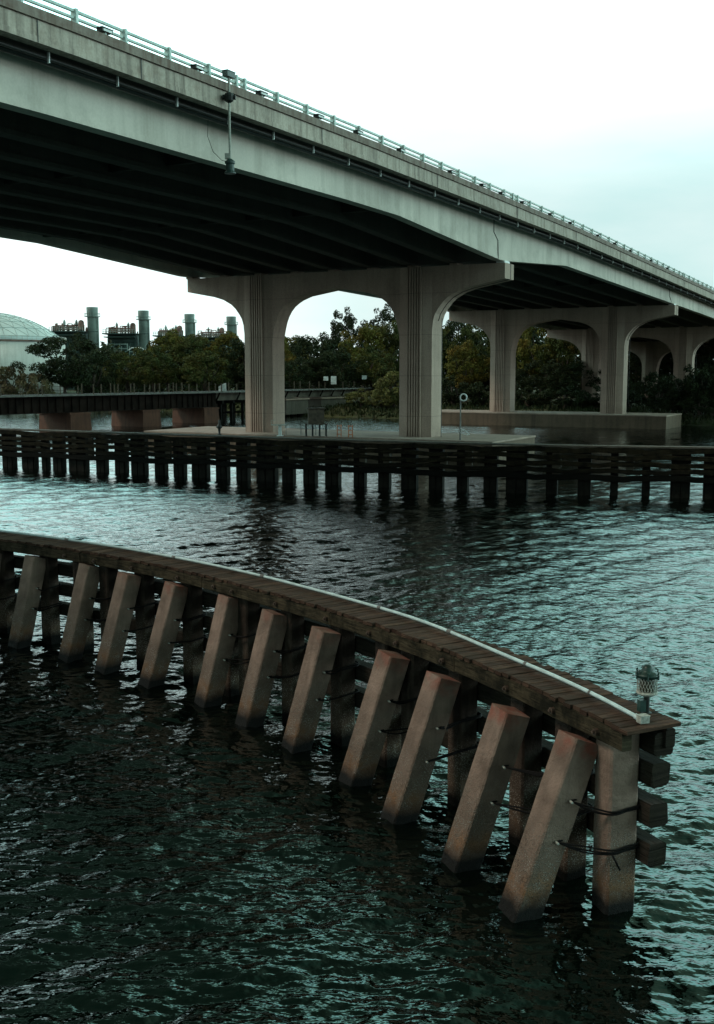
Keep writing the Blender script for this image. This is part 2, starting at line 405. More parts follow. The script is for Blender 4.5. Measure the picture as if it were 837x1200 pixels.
# ------------------------------------------------------------------ water: a real wave surface
def build_water():
    rs = [.3, 1, 2, 4, 6]; r = 7.5
    while r < 2600:
        rs.append(r)
        r *= 1.0022 if 9 < r < 30 else 1.0030 if r < 100 else 1.0042 if r < 180 else 1.03
        if r < 9: r *= 1.01
    rs = np.array(rs)
    ang = []; a = -180.0
    while a < 180:
        ang.append(a)
        b = abs(a)
        a += .12 if b < 23 else .45 if b < 40 else 2.5 if b < 80 else 8
    ang = np.radians(np.array(ang))
    dth = np.abs(np.diff(np.append(ang, ang[0] + 2 * math.pi)))
    Rg, Ag = np.meshgrid(rs, ang, indexing='ij')
    X = Rg * np.sin(Ag); Y = Rg * np.cos(Ag)
    dr = np.gradient(rs)[:, None]; step = np.maximum(dr, Rg * dth[None, :])
    rg = np.random.RandomState(3)
    Z = np.zeros_like(X)
    N = 72; lam = np.exp(np.linspace(math.log(.13), math.log(2.9), N))
    for i in range(N):
        th = R(112) + rg.normal(0, .85)
        k = 2 * math.pi / lam[i]
        wgt = 1.0 if lam[i] < .7 else .62
        s = .25 * math.sqrt(2.0 / N) * wgt
        px = X * math.cos(th) * k + Y * math.sin(th) * k + rg.uniform(0, 6.28)
        px = px + .5 * np.sin(px * .137 + i)          # breaks up the regular trains
        att = np.clip((lam[i] / step - 2.2) / 2.5, 0, 1)
        g = .7 + .5 * np.sin(X * .11 * (1 + i % 3) + i * 1.7) * np.sin(Y * .09 * (1 + i % 4) + i * 2.3)
        sn = np.sin(px)
        Z += att * g * (s / k) * (sn + .22 * np.cos(2 * px))
    nr, na = X.shape
    co_ = np.stack([X, Y, Z], -1).reshape(-1, 3)
    idx = np.arange(nr * na).reshape(nr, na)
    a0 = idx[:-1, :]; a1 = idx[1:, :]
    b0 = np.roll(a0, -1, 1); b1 = np.roll(a1, -1, 1)
    f = np.stack([a0, b0, b1, a1], -1).reshape(-1, 4)
    me = bpy.data.meshes.new('river_water')
    me.vertices.add(len(co_)); me.vertices.foreach_set('co', co_.astype(np.float32).ravel())
    me.loops.add(f.size); me.loops.foreach_set('vertex_index', f[:, ::-1].astype(np.int32).ravel())
    me.polygons.add(len(f)); me.polygons.foreach_set('loop_start', np.arange(0, f.size, 4, dtype=np.int32))
    me.polygons.foreach_set('use_smooth', np.ones(len(f), dtype=bool))
    me.materials.append(M['water']); me.update(calc_edges=True)
    o = bpy.data.objects.new('water', me); col.objects.link(o)
    tag(o, 'dark rippled river water with teal sky reflections', None, None, 'structure')
build_water()

# ------------------------------------------------------------------ the far bank
shore = [(-900, 700), (-400, 420), (-141, 262), (-78, 238), (-48, 215), (-23, 194), (-3, 175), (16, 167), (35, 161), (48, 145), (61, 132), (90, 112), (160, 80), (400, 20), (1200, -200)]
sh = catmull([(a, b, 0) for a, b in shore], 8)
def bank():
    rows = [(0, -.35), (1.5, .15), (4, .6), (9, 1.3), (20, 1.7), (60, 1.9), (2500, 2.2)]
    vs = []; fs = []
    n = len(sh)
    for i, p in enumerate(sh):
        for (dd, z) in rows:
            j = random.uniform(-.5, .5) if dd < 20 else 0
            nx, ny = .12, .99
            vs.append((p.x + nx * (dd + j), p.y + ny * (dd + j), z + (random.uniform(-.12, .12) if 0 < dd < 60 else 0)))
    m_ = len(rows)
    for i in range(n - 1):
        for k in range(m_ - 1):
            fs.append((i*m_+k, (i+1)*m_+k, (i+1)*m_+k+1, i*m_+k+1))
    b = MB(); b.add(vs, fs); o = b.build('ground', M['ground'], smooth=True)
    tag(o, 'low grassy river bank under the trees', None, None, 'structure')
bank()

# ------------------------------------------------------------------ the highway bridge
TH = R(28.6); U = Vector((math.sin(TH), math.cos(TH), 0)); W = Vector((-U.y, U.x, 0))
A0 = Vector((5.307, 92.118, 0))
def P(s, t, z): return A0 + W * s + U * t + Vector((0, 0, z))
TX = [-150, -90, -50, -25, -9.5, 14.8, 46.8, 77.8, 150, 260]
DZ = [18.6, 19.9, 20.42, 20.45, 20.29, 20.03, 19.30, 18.58, 16.7, 13.8]
def D(t): return interp(t, TX, DZ)
TS = sorted(set([-140, -120, -100, -85] + list(range(-75, 101, 5)) + [-18.5, -.6, .6, 16.3] + list(range(110, 251, 10))))
def strip(b, s0, s1, zf0, zf1, ts=TS):
    """a bar along the bridge between offsets s0..s1 with bottom zf0(t), top zf1(t)"""
    vs = []
    for t in ts:
        for (s, z) in ((s0, zf0(t)), (s1, zf0(t)), (s1, zf1(t)), (s0, zf1(t))):
            vs.append(P(s, t, z))
    fs = []
    for i in range(len(ts) - 1):
        for k in range(4):
            k2 = (k + 1) % 4
            fs.append((i*4+k, (i+1)*4+k, (i+1)*4+k2, i*4+k2))
    fs.append((0, 1, 2, 3)); n = (len(ts) - 1) * 4; fs.append((n+3, n+2, n+1, n))
    b.add(vs, fs)
bridge = thing('highway_bridge', 'long concrete girder highway bridge with weathered parapet crossing over the river', 'bridge', (0, 0, 0))
def gb(t):      # girder soffit
    if -85 < t <= -18.5: z = D(t) - 3.2
    elif t <= -.6 and t > -18.5: z = interp(t, [-18.5, -.6], [D(-18.5) - 3.2, 16.0])
    elif -.6 < t <= .6: z = 16.0
    elif t < 16.3 and t > 0: z = interp(t, [.6, 16.3], [16.0, D(16.3) - 3.05])
    else: z = D(t) - 3.05
    return z
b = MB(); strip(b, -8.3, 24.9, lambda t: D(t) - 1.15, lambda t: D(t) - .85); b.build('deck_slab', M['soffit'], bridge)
for (s0, s1, sg) in ((-8.8, -8.3, -1), (24.9, 25.4, 1)):
    b = MB(); strip(b, s0, s1, lambda t: D(t) - 1.2, lambda t: D(t) - .38)
    strip(b, s0 - .03 if sg < 0 else s0 + .03, s1 - .03 if sg < 0 else s1 + .03, lambda t: D(t) - 1.205, lambda t: D(t) - .98)
    pp = b.build('parapet', M['parapet'], bridge)
    b = MB(); strip(b, s0 - (.10 if sg < 0 else 0), s1 + (.10 if sg > 0 else 0), lambda t: D(t) - .37, lambda t: D(t)); b.build('coping', M['parapet_top'], pp)
    if sg < 0:      # construction joints in the parapet
        for t in (-58, -52, -46.1, -31.2, -16.2, -1.2, 13.8, 28.8, 43.8, 58.8):
            b = MB(); b.beam(P(s0 - .037, t, D(t) - 1.2), P(s0 - .037, t, D(t) - .39), .035, .02, up=W); b.build('parapet_joint', M['black'], pp)
for k in range(9):
    s = -7.05 + k * 3.85 + (.25 if k else 0)
    b = MB()
    outer = k in (0, 8)
    if outer:
        strip(b, s - .05, s + .45, lambda t: gb(t) + .28, lambda t: D(t) - 1.14)
        strip(b, s - .10, s + .62, gb, lambda t: gb(t) + .28)
    else:
        strip(b, s, s + .35, lambda t: gb(t) + .22, lambda t: D(t) - 1.14)
        strip(b, s - .22, s + .57, gb, lambda t: gb(t) + .22)
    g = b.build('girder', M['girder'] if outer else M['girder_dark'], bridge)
    if k == 0:
        tag(g, 'pale outer fascia girder')
        for t in (-.9, 59.3):
            b = MB(); b.tube([P(s - .07, t - .9, D(t) - 1.2), P(s - .07, t - .9, D(t) - 2.2), P(s - .07, t, D(t) - 2.75), P(s - .115, t, gb(t) + .25), P(s - .115, t, gb(t))], .035, 5)
            b.build('expansion_joint', M['black'], g)
# cross frames between the girders
for t in (-74, -55.5, -37, -18.5, 16.5, 38):
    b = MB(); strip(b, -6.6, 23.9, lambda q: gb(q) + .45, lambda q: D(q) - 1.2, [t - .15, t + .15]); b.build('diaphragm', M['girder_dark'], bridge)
# pipes hung under the overhang
for (s, dz, r) in ((-7.75, -1.42, .13), (-8.1, -1.40, .09)):
    b = MB(); b.tube([P(s, t, D(t) + dz) for t in TS], r, 8); b.build('conduit', M['black'], bridge, True)
t = -70.6
while t < 130:
    b = MB()
    z = D(t) - 1.13
    b.beam(P(-8.22, t, z - .08), P(-8.22, t, z - .47), .10, .05, up=U)
    b.build('pipe_hanger', M['white'], bridge)
    t += 3.95
# railing
rail = MB()
for (dz, h) in ((.60, .10), (.33, .09)):
    strip(rail, -8.62, -8.50, lambda t, dz=dz, h=h: D(t) + dz - h, lambda t, dz=dz: D(t) + dz)
railing = rail.build('railing', M['rail'], bridge)
tag(railing, 'pale two bar metal railing')
posts = []
t = -67.0
while t < 215:
    posts.append(t)
    t += 2.88
posts += [-38.9, -1.8, 58.9]
for t in sorted(posts)[:99]:
    b = MB(); b.beam(P(-8.56, t, D(t) + .0), P(-8.56, t, D(t) + .62), .30, .16, up=U, bev=.02); b.beam(P(-8.56, t, D(t)), P(-8.56, t, D(t) + .03), .42, .30, up=U)
    b.build('post', M['rail'], railing)
b = MB()
for (dz, h) in ((.60, .10), (.33, .09)):
    strip(b, 25.1, 25.2, lambda t, dz=dz, h=h: D(t) + dz - h, lambda t, dz=dz: D(t) + dz)
for k in range(60): b.beam(P(25.15, -60 + k * 2.88, D(-60 + k * 2.88)), P(25.15, -60 + k * 2.88, D(-60 + k * 2.88) + .62), .2, .14, up=U)
tag(b.build('railing', M['rail'], bridge), 'railing on the side away from the camera')
# small marker lights along the coping
lt = [-48.2, -42.1, -36.9, -31.4, -27.0, -21.5, -13.8, -8.2, -4.4, .2, 7.0, 12.5, 21, 27, 33, 42, 50]
proto = None
for i, t in enumerate(lt):
    lab = ('%s box light along the bridge railing, counted from the high near end' % ORD[i])
    if proto is None:
        proto = thing('rail_light', lab, 'light', P(-8.74, t, D(t)), math.pi/2 - TH, 'box lights along the bridge railing')
        b = MB(); b.box((0, 0, .18), (.62, .30, .13)); b.box((0, 0, .255), (.68, .36, .03)); b.build('housing', M['black'], proto)
        b = MB(); b.box((0, 0, .06), (.12, .12, .12)); b.build('bracket', M['rail'], proto)
        b = MB(); b.box((0, -.155, .17), (.5, .014, .09)); b.build('lens', M['white'], proto)
    else:
        dup(proto, P(-8.74, t, D(t)), math.pi/2 - TH, lab)
# navigation light hanging from the bridge
nl = thing('hanging_navigation_light', 'slim pole with dark lantern hanging down the face of the bridge from its railing', 'light', P(-9.12, -40.2, 20.0))
b = MB(); b.tube([(0, 0, .62), (0, 0, -3.1)], .055, 8); b.build('pole', M['box'], nl)
b = MB(); b.box((0, 0, .72), (.62, .3, .24), math.pi/2 - TH); b.box((0, 0, .855), (.66, .34, .03), math.pi/2 - TH); b.build('top_box', M['darkgreen'], nl)
b = MB(); b.tube([(-.30, 0, -.28), (.30, 0, -.28)], .12, 10); b.lathe((0, 0, -.55), [(.05, 0), (.2, .1), (.24, .3), (.2, .42), (.05, .5)], 12); b.tube([(0, 0, -.28), (-.2, .35, -.28)], .06, 6); b.build('winch', M['black'], nl)
b = MB(); b.lathe((0, 0, -3.72), [(.27, 0), (.27, .05), (.20, .12), (.19, .42), (.24, .46), (.24, .56), (.15, .62), (.07, .68)], 14); b.build('lantern', M['darkgreen'], nl)
b = MB(); b.box((-.13, 0, -2.93), (.2, .2, .24)); b.build('control_box', M['box'], nl)
b = MB(); b.tube([(-.05, 0, -3.2), (-.4, .05, -3.1), (-.8, .1, -2.7), (-1.05, .2, -2.0), (-1.05, .4, -1.2)], .012, 5); b.build('cable', M['cable'], nl)

# piers
HALF = [(-7.4, 0), (-7.4, -1.23), (-5.9, -1.5), (-4.34, -1.78), (-3.33, -2.07), (-2.46, -2.52), (-2.0, -2.92), (-1.6, -3.41), (-1.32, -3.85), (-1.14, -4.4), (-1.05, -5.2)]
INN = [(1.96, -5.9), (2.05, -5.3), (2.2, -4.65), (2.36, -4.1), (2.58, -3.6), (2.85, -3.18), (3.2, -2.8), (3.62, -2.5), (4.1, -2.24), (5.01, -1.92), (8.35, -1.4)]
def profile(zt, zb):
    right = [(s, zt + z) for s, z in HALF] + [(-1.05, zb)] + [(1.96, zb)] + [(s, zt + z) for s, z in INN]
    left = [(16.7 - s, z) for s, z in reversed(right[:-1])]
    return right + left      # closes along the top
def build_pier(t0, zt, zb, label, group='bridge piers', drains=False):
    pr = thing('bridge_pier', label, 'pier', P(8.35, t0 + 1, zb), 0, group)
    inv = Vector(pr.location)
    prof = profile(zt, zb)
    b = MB()
    vs = [P(s, t0, z) - inv for s, z in prof] + [P(s, t0 + 2, z) - inv for s, z in prof]
    n = len(prof)
    # triangulated strips: split cap + two columns so that no concave n-gon is needed
    def quadstrip(top, bot):
        for (a, bb) in zip(range(len(top) - 1), range(1, len(top))):
            for t in (t0, t0 + 2):
                q = [P(*top[a][:1], t, top[a][1]) - inv, P(top[bb][0], t, top[bb][1]) - inv, P(bot[bb][0], t, bot[bb][1]) - inv, P(bot[a][0], t, bot[a][1]) - inv]
                if t == t0: q.reverse()
                b.add(q, [(0, 1, 2, 3)])
    right = [(s, zt + z) for s, z in HALF]
    inn = [(s, zt + z) for s, z in INN]
    bots = right[1:] + [(-1.05, zb)]
    lowc = zt - 5.9
    seq = [(s, z) for s, z in right[1:]] + [(-1.0, lowc), (1.9, lowc)] + inn
    seq = seq + [(16.7 - s, z) for s, z in reversed(seq[:-1])]
    # drop vertical duplicates for the strip
    top = [(s, zt) for s, z in seq]
    quadstrip(top, seq)
    vs = []; fs = []
    # side skin along the whole outline
    for i in range(n):
        a, c = prof[i], prof[(i + 1) % n]
        b.add([P(a[0], t0, a[1]) - inv, P(c[0], t0, c[1]) - inv, P(c[0], t0 + 2, c[1]) - inv, P(a[0], t0 + 2, a[1]) - inv], [(0, 3, 2, 1)])
    cap = b.build('pier_cap', M['pier'], pr)
    for sc in (.455, 16.245):
        b = MB()
        # shaft: faceted front and back faces
        sec = [(-1.49, .0), (-.72, -.27), (.72, -.27), (1.49, .0), (1.49, 2.0), (.72, 2.27), (-.72, 2.27), (-1.49, 2.0)]
        zlo, zhi = zb, zt - .02
        vs = [P(sc + x, t0 + y, z) - inv for z in (zlo, zhi) for x, y in sec]
        k8 = len(sec)
        b.add(vs, [(k, (k+1) % k8, k8 + (k+1) % k8, k8 + k) for k in range(k8)] + [tuple(reversed(range(k8))), tuple(range(k8, 2*k8))])
        for k in range(6):      # fluted ribs
            x = -.60 + k * .24
            for tf, sg in ((t0 - .27, -1), (t0 + 2.27, 1)):
                q = [P(sc + x + dx, tf + dy * sg, z) - inv for z in (zlo, zhi - .01) for dx, dy in ((-.075, -.01), (.075, -.01), (.065, .15), (-.065, .15))]
                b.add(q, [(0, 1, 5, 4), (1, 2, 6, 5), (2, 3, 7, 6), (3, 0, 4, 7), (4, 5, 6, 7)])
        b.build('column', M['pier'], pr)
    for k in range(9):
        b = MB()
        s = -6.85 + k * 3.85 + (.25 if k else 0)
        b.add([tuple(P(s + dx, t0 + 1 + dy, zt + dz) - inv) for dz in (.0, .22) for dx, dy in ((-.35, -.6), (.35, -.6), (.35, .6), (-.35, .6))],
              [(0, 1, 5, 4), (1, 2, 6, 5), (2, 3, 7, 6), (3, 0, 4, 7), (4, 5, 6, 7)])
        b.build('bearing_pad', M['white'] if k == 0 else M['pier'], pr)
    # dark seam down the middle of the side faces
    out = [(s - .012, zt + z) for s, z in HALF] + [(-1.51, zb)]
    b = MB(); pts = [P(-7.415, t0 + 1.25, zt - .02), P(-7.415, t0 + 1.25, zt - 1.22)]
    b.sweep([p - inv for p in pts], .05, .02, up=-W)
    pts = [P(s - (.46 if z < -4.4 else .03), t0 + 1.05, zt + z - .03) for s, z in HALF[1:]] + [P(-1.06, t0 + 1.05, zb)]
    pts = [P(s - .015, t0 + 1.05, zt + z - .012) for s, z in HALF[1:-1]]
    b.sweep([p - inv for p in pts], .05, .03, up=(-.7, -.3, -.7))
    pts = [P(-1.50, t0 + 1.05, zt - 4.2), P(-1.50, t0 + 1.05, zb)]
    b.sweep([p - inv for p in pts], .05, .04, up=-W)
    b.build('seam', M['black'], pr)
    return pr
build_pier(0, 15.8, 1.7, 'tall twin column concrete bridge pier standing behind the far timber fender, nearest of the piers')
build_pier(60.4, 15.75, 1.7, 'twin column concrete bridge pier standing on the long footing block in the water')
build_pier(103, 14.65, 1.6, 'twin column concrete bridge pier half hidden behind the one on the long footing')
build_pier(145, 13.6, 1.8, 'dim bridge pier far under the deck, standing in dark scrub on the bank')
build_pier(187, 12.5, 1.8, 'deepest and dimmest bridge pier seen under the deck')
def footing(name, s0, s1, t0, t1, zt, label):
    r = thing(name, label, 'pier footing', P((s0+s1)/2, (t0+t1)/2, 0)); i = Vector(r.location)
    b = MB(); sw = [(s0, t0), (s0, t1), (s1, t1), (s1, t0)]
    b.add([P(s, t, z) - i for z in (-.6, zt - .13) for s, t in sw], [(0, 1, 5, 4), (1, 2, 6, 5), (2, 3, 7, 6), (3, 0, 4, 7), (4, 5, 6, 7)]); b.build('footing_wall', M['footing'], r)
    b = MB(); e_ = .06; sw = [(s0 - e_, t0 - e_), (s0 - e_, t1 + e_), (s1 + e_, t1 + e_), (s1 + e_, t0 - e_)]
    b.add([P(s, t, z) - i for z in (zt - .14, zt) for s, t in sw], [(0, 1, 5, 4), (1, 2, 6, 5), (2, 3, 7, 6), (3, 0, 4, 7), (4, 5, 6, 7), (3, 2, 1, 0)]); b.build('footing_slab', M['pier'], r)
    return r
footing('pier_footing', -7.8, 27, -3.2, 6.8, 1.7, 'low flat concrete footing just behind the far fender under the nearest pier')
footing('pier_footing', -7.6, 27, 57, 65.8, 1.73, 'long brown concrete footing block standing in open water under the second pier')

# ------------------------------------------------------------------ near fender walkway
NE = [(3.36, 12.96), (3.09, 13.54), (2.25, 15.37), (1.14, 17.45), (-.29, 19.65), (-1.88, 21.72), (-3.95, 24.1), (-6.47, 26.43), (-9.58, 28.75), (-13.8, 31.4), (-19, 34.2), (-26, 37.4), (-36, 41)]
NC = catmull([(a, b, 0) for a, b in NE], 20)
SL = [0]
for a, b_ in zip(NC, NC[1:]): SL.append(SL[-1] + (b_ - a).length)
def fp(s, o=0.0, z=0.0):
    """point at arc length s along the near edge, o metres towards the channel"""
    s = max(s, -.6)
    if s < 0:
        t = (NC[1] - NC[0]).normalized(); p = NC[0] + t * s
    else:
        i = 0
        while i < len(SL) - 2 and SL[i + 1] < s: i += 1
        f = (s - SL[i]) / (SL[i+1] - SL[i]); p = NC[i].lerp(NC[i+1], f)
        a = NC[max(i - 2, 0)]; c = NC[min(i + 3, len(NC) - 1)]
        t = (c - a).normalized()
    nrm = Vector((t.y, -t.x, 0))
    return p + nrm * o + Vector((0, 0, z)), t, nrm
LEN = 42.0
walk = thing('timber_walkway', 'curved timber fender walkway on concrete piles, plank deck with dark timber beams', 'walkway', (0, 0, 0))
b = MB(); s = -.02; first = True
while s < LEN:
    w_ = random.uniform(.135, .165)
    _, t, n_ = fp(s + w_ / 2)
    a0 = random.uniform(-.05, .02); a1 = interp(s, [0, 3, 8], [.80, .81, .84]) + random.uniform(-.03, .06)
    if first: a0, a1 = -.05, .80
    zz = 2.612 + random.uniform(-.010, .012)
    p0 = fp(s + w_/2, a0, zz)[0]; p1 = fp(s + w_/2 + random.uniform(-.012, .012), a1, zz + random.uniform(-.008, .008))[0]
    b.beam(p0, p1, w_, .055 + random.uniform(0, .012), bev=.008)
    s += w_ + random.uniform(.006, .024); first = False
b.build('deck_planks', M['planks'], walk)
def run(s0, s1, o, z, step=.5):
    k = max(2, int((s1 - s0) / step)); return [fp(s0 + (s1 - s0) * i / k, o, z)[0] for i in range(k + 1)]
# fascia beam in lengths
cuts = [.12, 4.2, 8.0, 12.6, 17.4, 22.5, 28, 35, LEN]
for a, c_ in zip(cuts, cuts[1:]):
    b = MB(); b.sweep(run(a, c_ - .02, .06, 2.45), .15, .25, bev=.02, wob=.006); b.build('fascia_beam', M['fascia'], walk)
b = MB(); b.sweep(run(.1, LEN, .74, 2.40), .15, .25, bev=.02); b.build('inner_beam', M['wale'], walk)
for z in (2.33, 1.90, 1.36, .83):
    a = .0
    b = MB(); b.sweep(run(.20 + random.uniform(-.03, .03) - (.07 if z == 2.33 else 0), LEN, .665 if z < 2.2 else .68, z), .30, .31, bev=.035, wob=.01)
    b.build('wale', M['wale'], walk)
b = MB()
for s in (.62, 1.6, 2.75, 4.5, 5.85, 6.7, 8.1, 9.8, 11.4, 12.1, 13.5, 15.3, 16.8, 18):
    p, t, n_ = fp(s, -.035, 2.44)
    b.tube([p + n_ * .03, p - n_ * .03], .045, 8); b.tube([p - n_ * .03, p - n_ * .06], .022, 6)
b.build('bolt_heads', M['bolt'], walk)
# plumb piles
piles_s = [.62, 1.62, 2.72, 4.42, 5.80, 6.60, 8.05, 9.72, 11.3, 12.0, 13.45, 15.3, 16.7, 17.75, 19.1, 20.9, 22.6, 24.4, 26.3, 28.5, 30.5, 33, 36, 39]
pproto = None
def pile_mesh(zt, zb=-.8, a=.36, ch=.03, name='shaft', mat='pile', zseg=8, parent=None, jit=0.0):
    h = a / 2; sec = [(-h+ch, -h), (h-ch, -h), (h, -h+ch), (h, h-ch), (h-ch, h), (-h+ch, h), (-h, h-ch), (-h, -h+ch)]
    b = MB()
    vs = []
    for i in range(zseg + 1):
        z = zb + (zt - zb) * i / zseg
        vs += [(x + random.uniform(-jit, jit) * (2.2 if random.random() < .12 else 1), y + random.uniform(-jit, jit) * (2.2 if random.random() < .12 else 1), z) for x, y in sec]
    n = 8; fs = [(i*n+k, i*n+(k+1) % n, (i+1)*n+(k+1) % n, (i+1)*n+k) for i in range(zseg) for k in range(n)]
    fs += [tuple(range(zseg*n, zseg*n+n)), tuple(reversed(range(n)))]
    b.add(vs, fs); return b
for i, s in enumerate(piles_s):
    p, t, n_ = fp(s, .32)
    lab = 'thick square concrete end pile bearing the tip of the walkway, wrapped in cables' if i == 0 else '%s upright pile under the curved walkway, counted from its tip' % ORD[i]
    rz = math.atan2(t.y, t.x) + (R(-8) if i == 0 else 0)
    if pproto is None or i == 0:
        o = pile_mesh(2.565, a=.42 if i == 0 else .36, zseg=34, jit=.0016).build('concrete_pile', M['pile']); tag(o, lab, 'pile', 'upright piles of the curved walkway')
        o.location = p; o.rotation_euler = (0, 0, rz)
        if i == 0:
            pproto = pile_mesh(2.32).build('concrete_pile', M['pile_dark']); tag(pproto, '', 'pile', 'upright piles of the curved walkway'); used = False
    else:
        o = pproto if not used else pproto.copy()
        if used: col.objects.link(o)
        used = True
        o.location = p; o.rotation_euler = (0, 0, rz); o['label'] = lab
# raking piles: (top xyz, bottom xy at z .22)
RK = [((2.92, 13.85, 2.2), (2.10, 13.17)), ((2.18, 15.02, 2.2), (1.47, 14.54)), ((1.36, 16.76, 2.2), (.65, 16.07)), ((.62, 18.12, 2.2), (-.03, 17.56)),
      ((-.58, 19.91, 2.2), (-1.11, 19.30)), ((-1.64, 21.44, 2.2), (-2.11, 20.76)), ((-2.70, 22.86, 2.22), (-3.11, 21.98)), ((-4.08, 24.22, 2.23), (-4.55, 23.44)),
      ((-5.40, 25.42, 2.24), (-5.78, 24.50)), ((-6.62, 26.62, 2.24), (-6.93, 25.65)), ((-8.34, 27.88, 2.24), (-8.54, 26.9)), ((-9.75, 29.0, 2.2), (-10.3, 28.05)),
      ((-11.5, 30.0, 2.2), (-12.1, 29.1)), ((-13.4, 31.1, 2.2), (-13.95, 30.15)), ((-15.6, 32.3, 2.2), (-16.1, 31.35)), ((-18.0, 33.55, 2.2), (-18.5, 32.6))]
paint = ['pile_p', 'pile_p', 'pile_p', 'pile_p', 'pile_q', 'pile_q', 'pile_q', 'pile_p', 'pile_q', 'pile', 'pile', 'pile', 'pile', 'pile', 'pile', 'pile']
look = ['with red paint on its head', 'with red paint on its head', 'with red paint on its head', 'with red paint on its head', '', '', '', 'with reddish head', '', '', '', '', '', '', '', '']
def nearest_s(p):
    return min((k * .1 for k in range(400)), key=lambda q: (fp(q, .32)[0] - Vector((p.x, p.y, 0))).length)
for i, (T, Bm) in enumerate(RK):
    T = Vector(T); Bm = Vector((Bm[0] * 1.026, Bm[1] * 1.026, .04))
    T = Bm + (T - Bm) * 1.02
    ax = (T - Bm).normalized()
    sN = nearest_s(T); _, tg, nn = fp(sN, .32)
    xa = (tg - ax * tg.dot(ax)).normalized(); ya = ax.cross(xa)
    mat = Matrix((xa, ya, ax)).transposed().to_4x4(); mat.translation = T
    lab = ('%s leaning concrete pile from the tip of the walkway%s' % (ORD[i], (' ' + look[i]) if look[i] else ''))
    root = thing('leaning_pile', lab, 'pile', (0, 0, 0), 0, 'leaning concrete piles of the walkway'); root.matrix_world = mat
    L = (T - Bm).length + 1.1
    o = pile_mesh(0, -L, .425, .022, zseg=34, jit=.0016).build('shaft', M[paint[i]], root)
    inv = mat.inverted()
    # cable lashings round this pile and the upright one beside it
    q = min((fp(s, .32)[0] for s in piles_s), key=lambda c: (c - (Vector((T.x, T.y, 0)) - tg * .45)).length)
    if i < 13:
        for j, z in enumerate((1.50, .98)):
            b = MB()
            c0 = T + ax * ((z - T.z) / ax.z)
            a_ = c0 - tg * .225 + nn * .02; drop = -.13 if i == 0 else -.03
            for kx in range(3 if i < 4 else 2):
                jz = random.uniform(-.035, .035)
                face = -tg
                qz = z + drop; e1 = Vector((q.x, q.y, qz)) - nn * .215 - tg * .21 + Vector((0, 0, jz + .02)); e2 = Vector((q.x, q.y, qz)) + nn * .215 - tg * .22 + Vector((0, 0, jz + .07)); 
                e3 = Vector((q.x, q.y, qz)) + nn * .22 + tg * .2 + Vector((0, 0, jz + .05)); e0 = Vector((q.x, q.y, qz)) - nn * .22 + tg * .2 + Vector((0, 0, jz))
                mid = (a_ + e1) / 2 + Vector((0, 0, jz - .03))
                pts = [a_ + nn * .08, a_ - tg * .03, mid, e1, (e1 + e2) / 2 - tg * .02, e2, e3]
                b.tube([inv @ x for x in catmull(pts, 4)], .012 if i < 4 else .014, 6)
            if i == 0 and j == 1:
                b.tube([inv @ x for x in (e1 - tg * .03 + Vector((0, 0, 0)), e1 - tg * .05 + nn * .06 + Vector((0, 0, -.12)), e1 - tg * .04 + nn * .12 + Vector((0, 0, -.22)))], .014, 6)
            cl = b.build('cable_lashing', M['cable'], root, True)
            b = MB(); b.tube([inv @ (a_ - nn * .02), inv @ (a_ - tg * .07 - nn * .03)], .016, 8); b.build('bolt_tip', M['box'], cl)
# conduit pipe along the deck
PP = catmull([(3.53, 13.35, 2.695), (3.23, 14.21, 2.7), (2.83, 15.19, 2.7), (2.35, 16.2, 2.7), (1.24, 18.5, 2.7), (0.04, 20.3, 2.7), (-1.98, 22.9, 2.7), (-3.96, 25.03, 2.7), (-6.36, 27.2, 2.7), (-9.3, 29.35, 2.7), (-13.4, 32.0, 2.7), (-18.7, 34.85, 2.7), (-25.8, 38.1, 2.7), (-35.8, 41.7, 2.7)], 14)
pipe = thing('conduit_pipe', 'pale plastic conduit pipe lying along the plank deck, ending in a small box', 'pipe', (0, 0, 0))
b = MB(); b.tube(PP, .027, 10); b.build('tube', M['plastic'], pipe, True)
for k in (16, 38, 52, 66, 84, 100, 118):
    b = MB(); b.tube([PP[k], PP[k].lerp(PP[k+1], .6)], .034, 10); b.build('pipe_coupling', M['steeledge'], pipe, True)
b = MB(); e0 = PP[0].copy(); t0_ = (PP[2] - PP[0]).normalized(); n0_ = Vector((-t0_.y, t0_.x, 0)) * -1
b.tube([e0, e0 - t0_ * .05, e0 - t0_ * .08 + n0_ * .03, e0 - t0_ * .08 + n0_ * .10], .038, 10); b.build('pipe_elbow', M['plastic'], pipe, True)
b = MB(); c_ = e0 - t0_ * .12 + n0_ * .03; b.box((c_.x, c_.y, 2.69), (.13, .10, .085), math.atan2(n0_.y, n0_.x)); b.box((c_.x, c_.y, 2.74), (.14, .11, .012), math.atan2(n0_.y, n0_.x)); b.build('junction_box', M['box'], pipe)
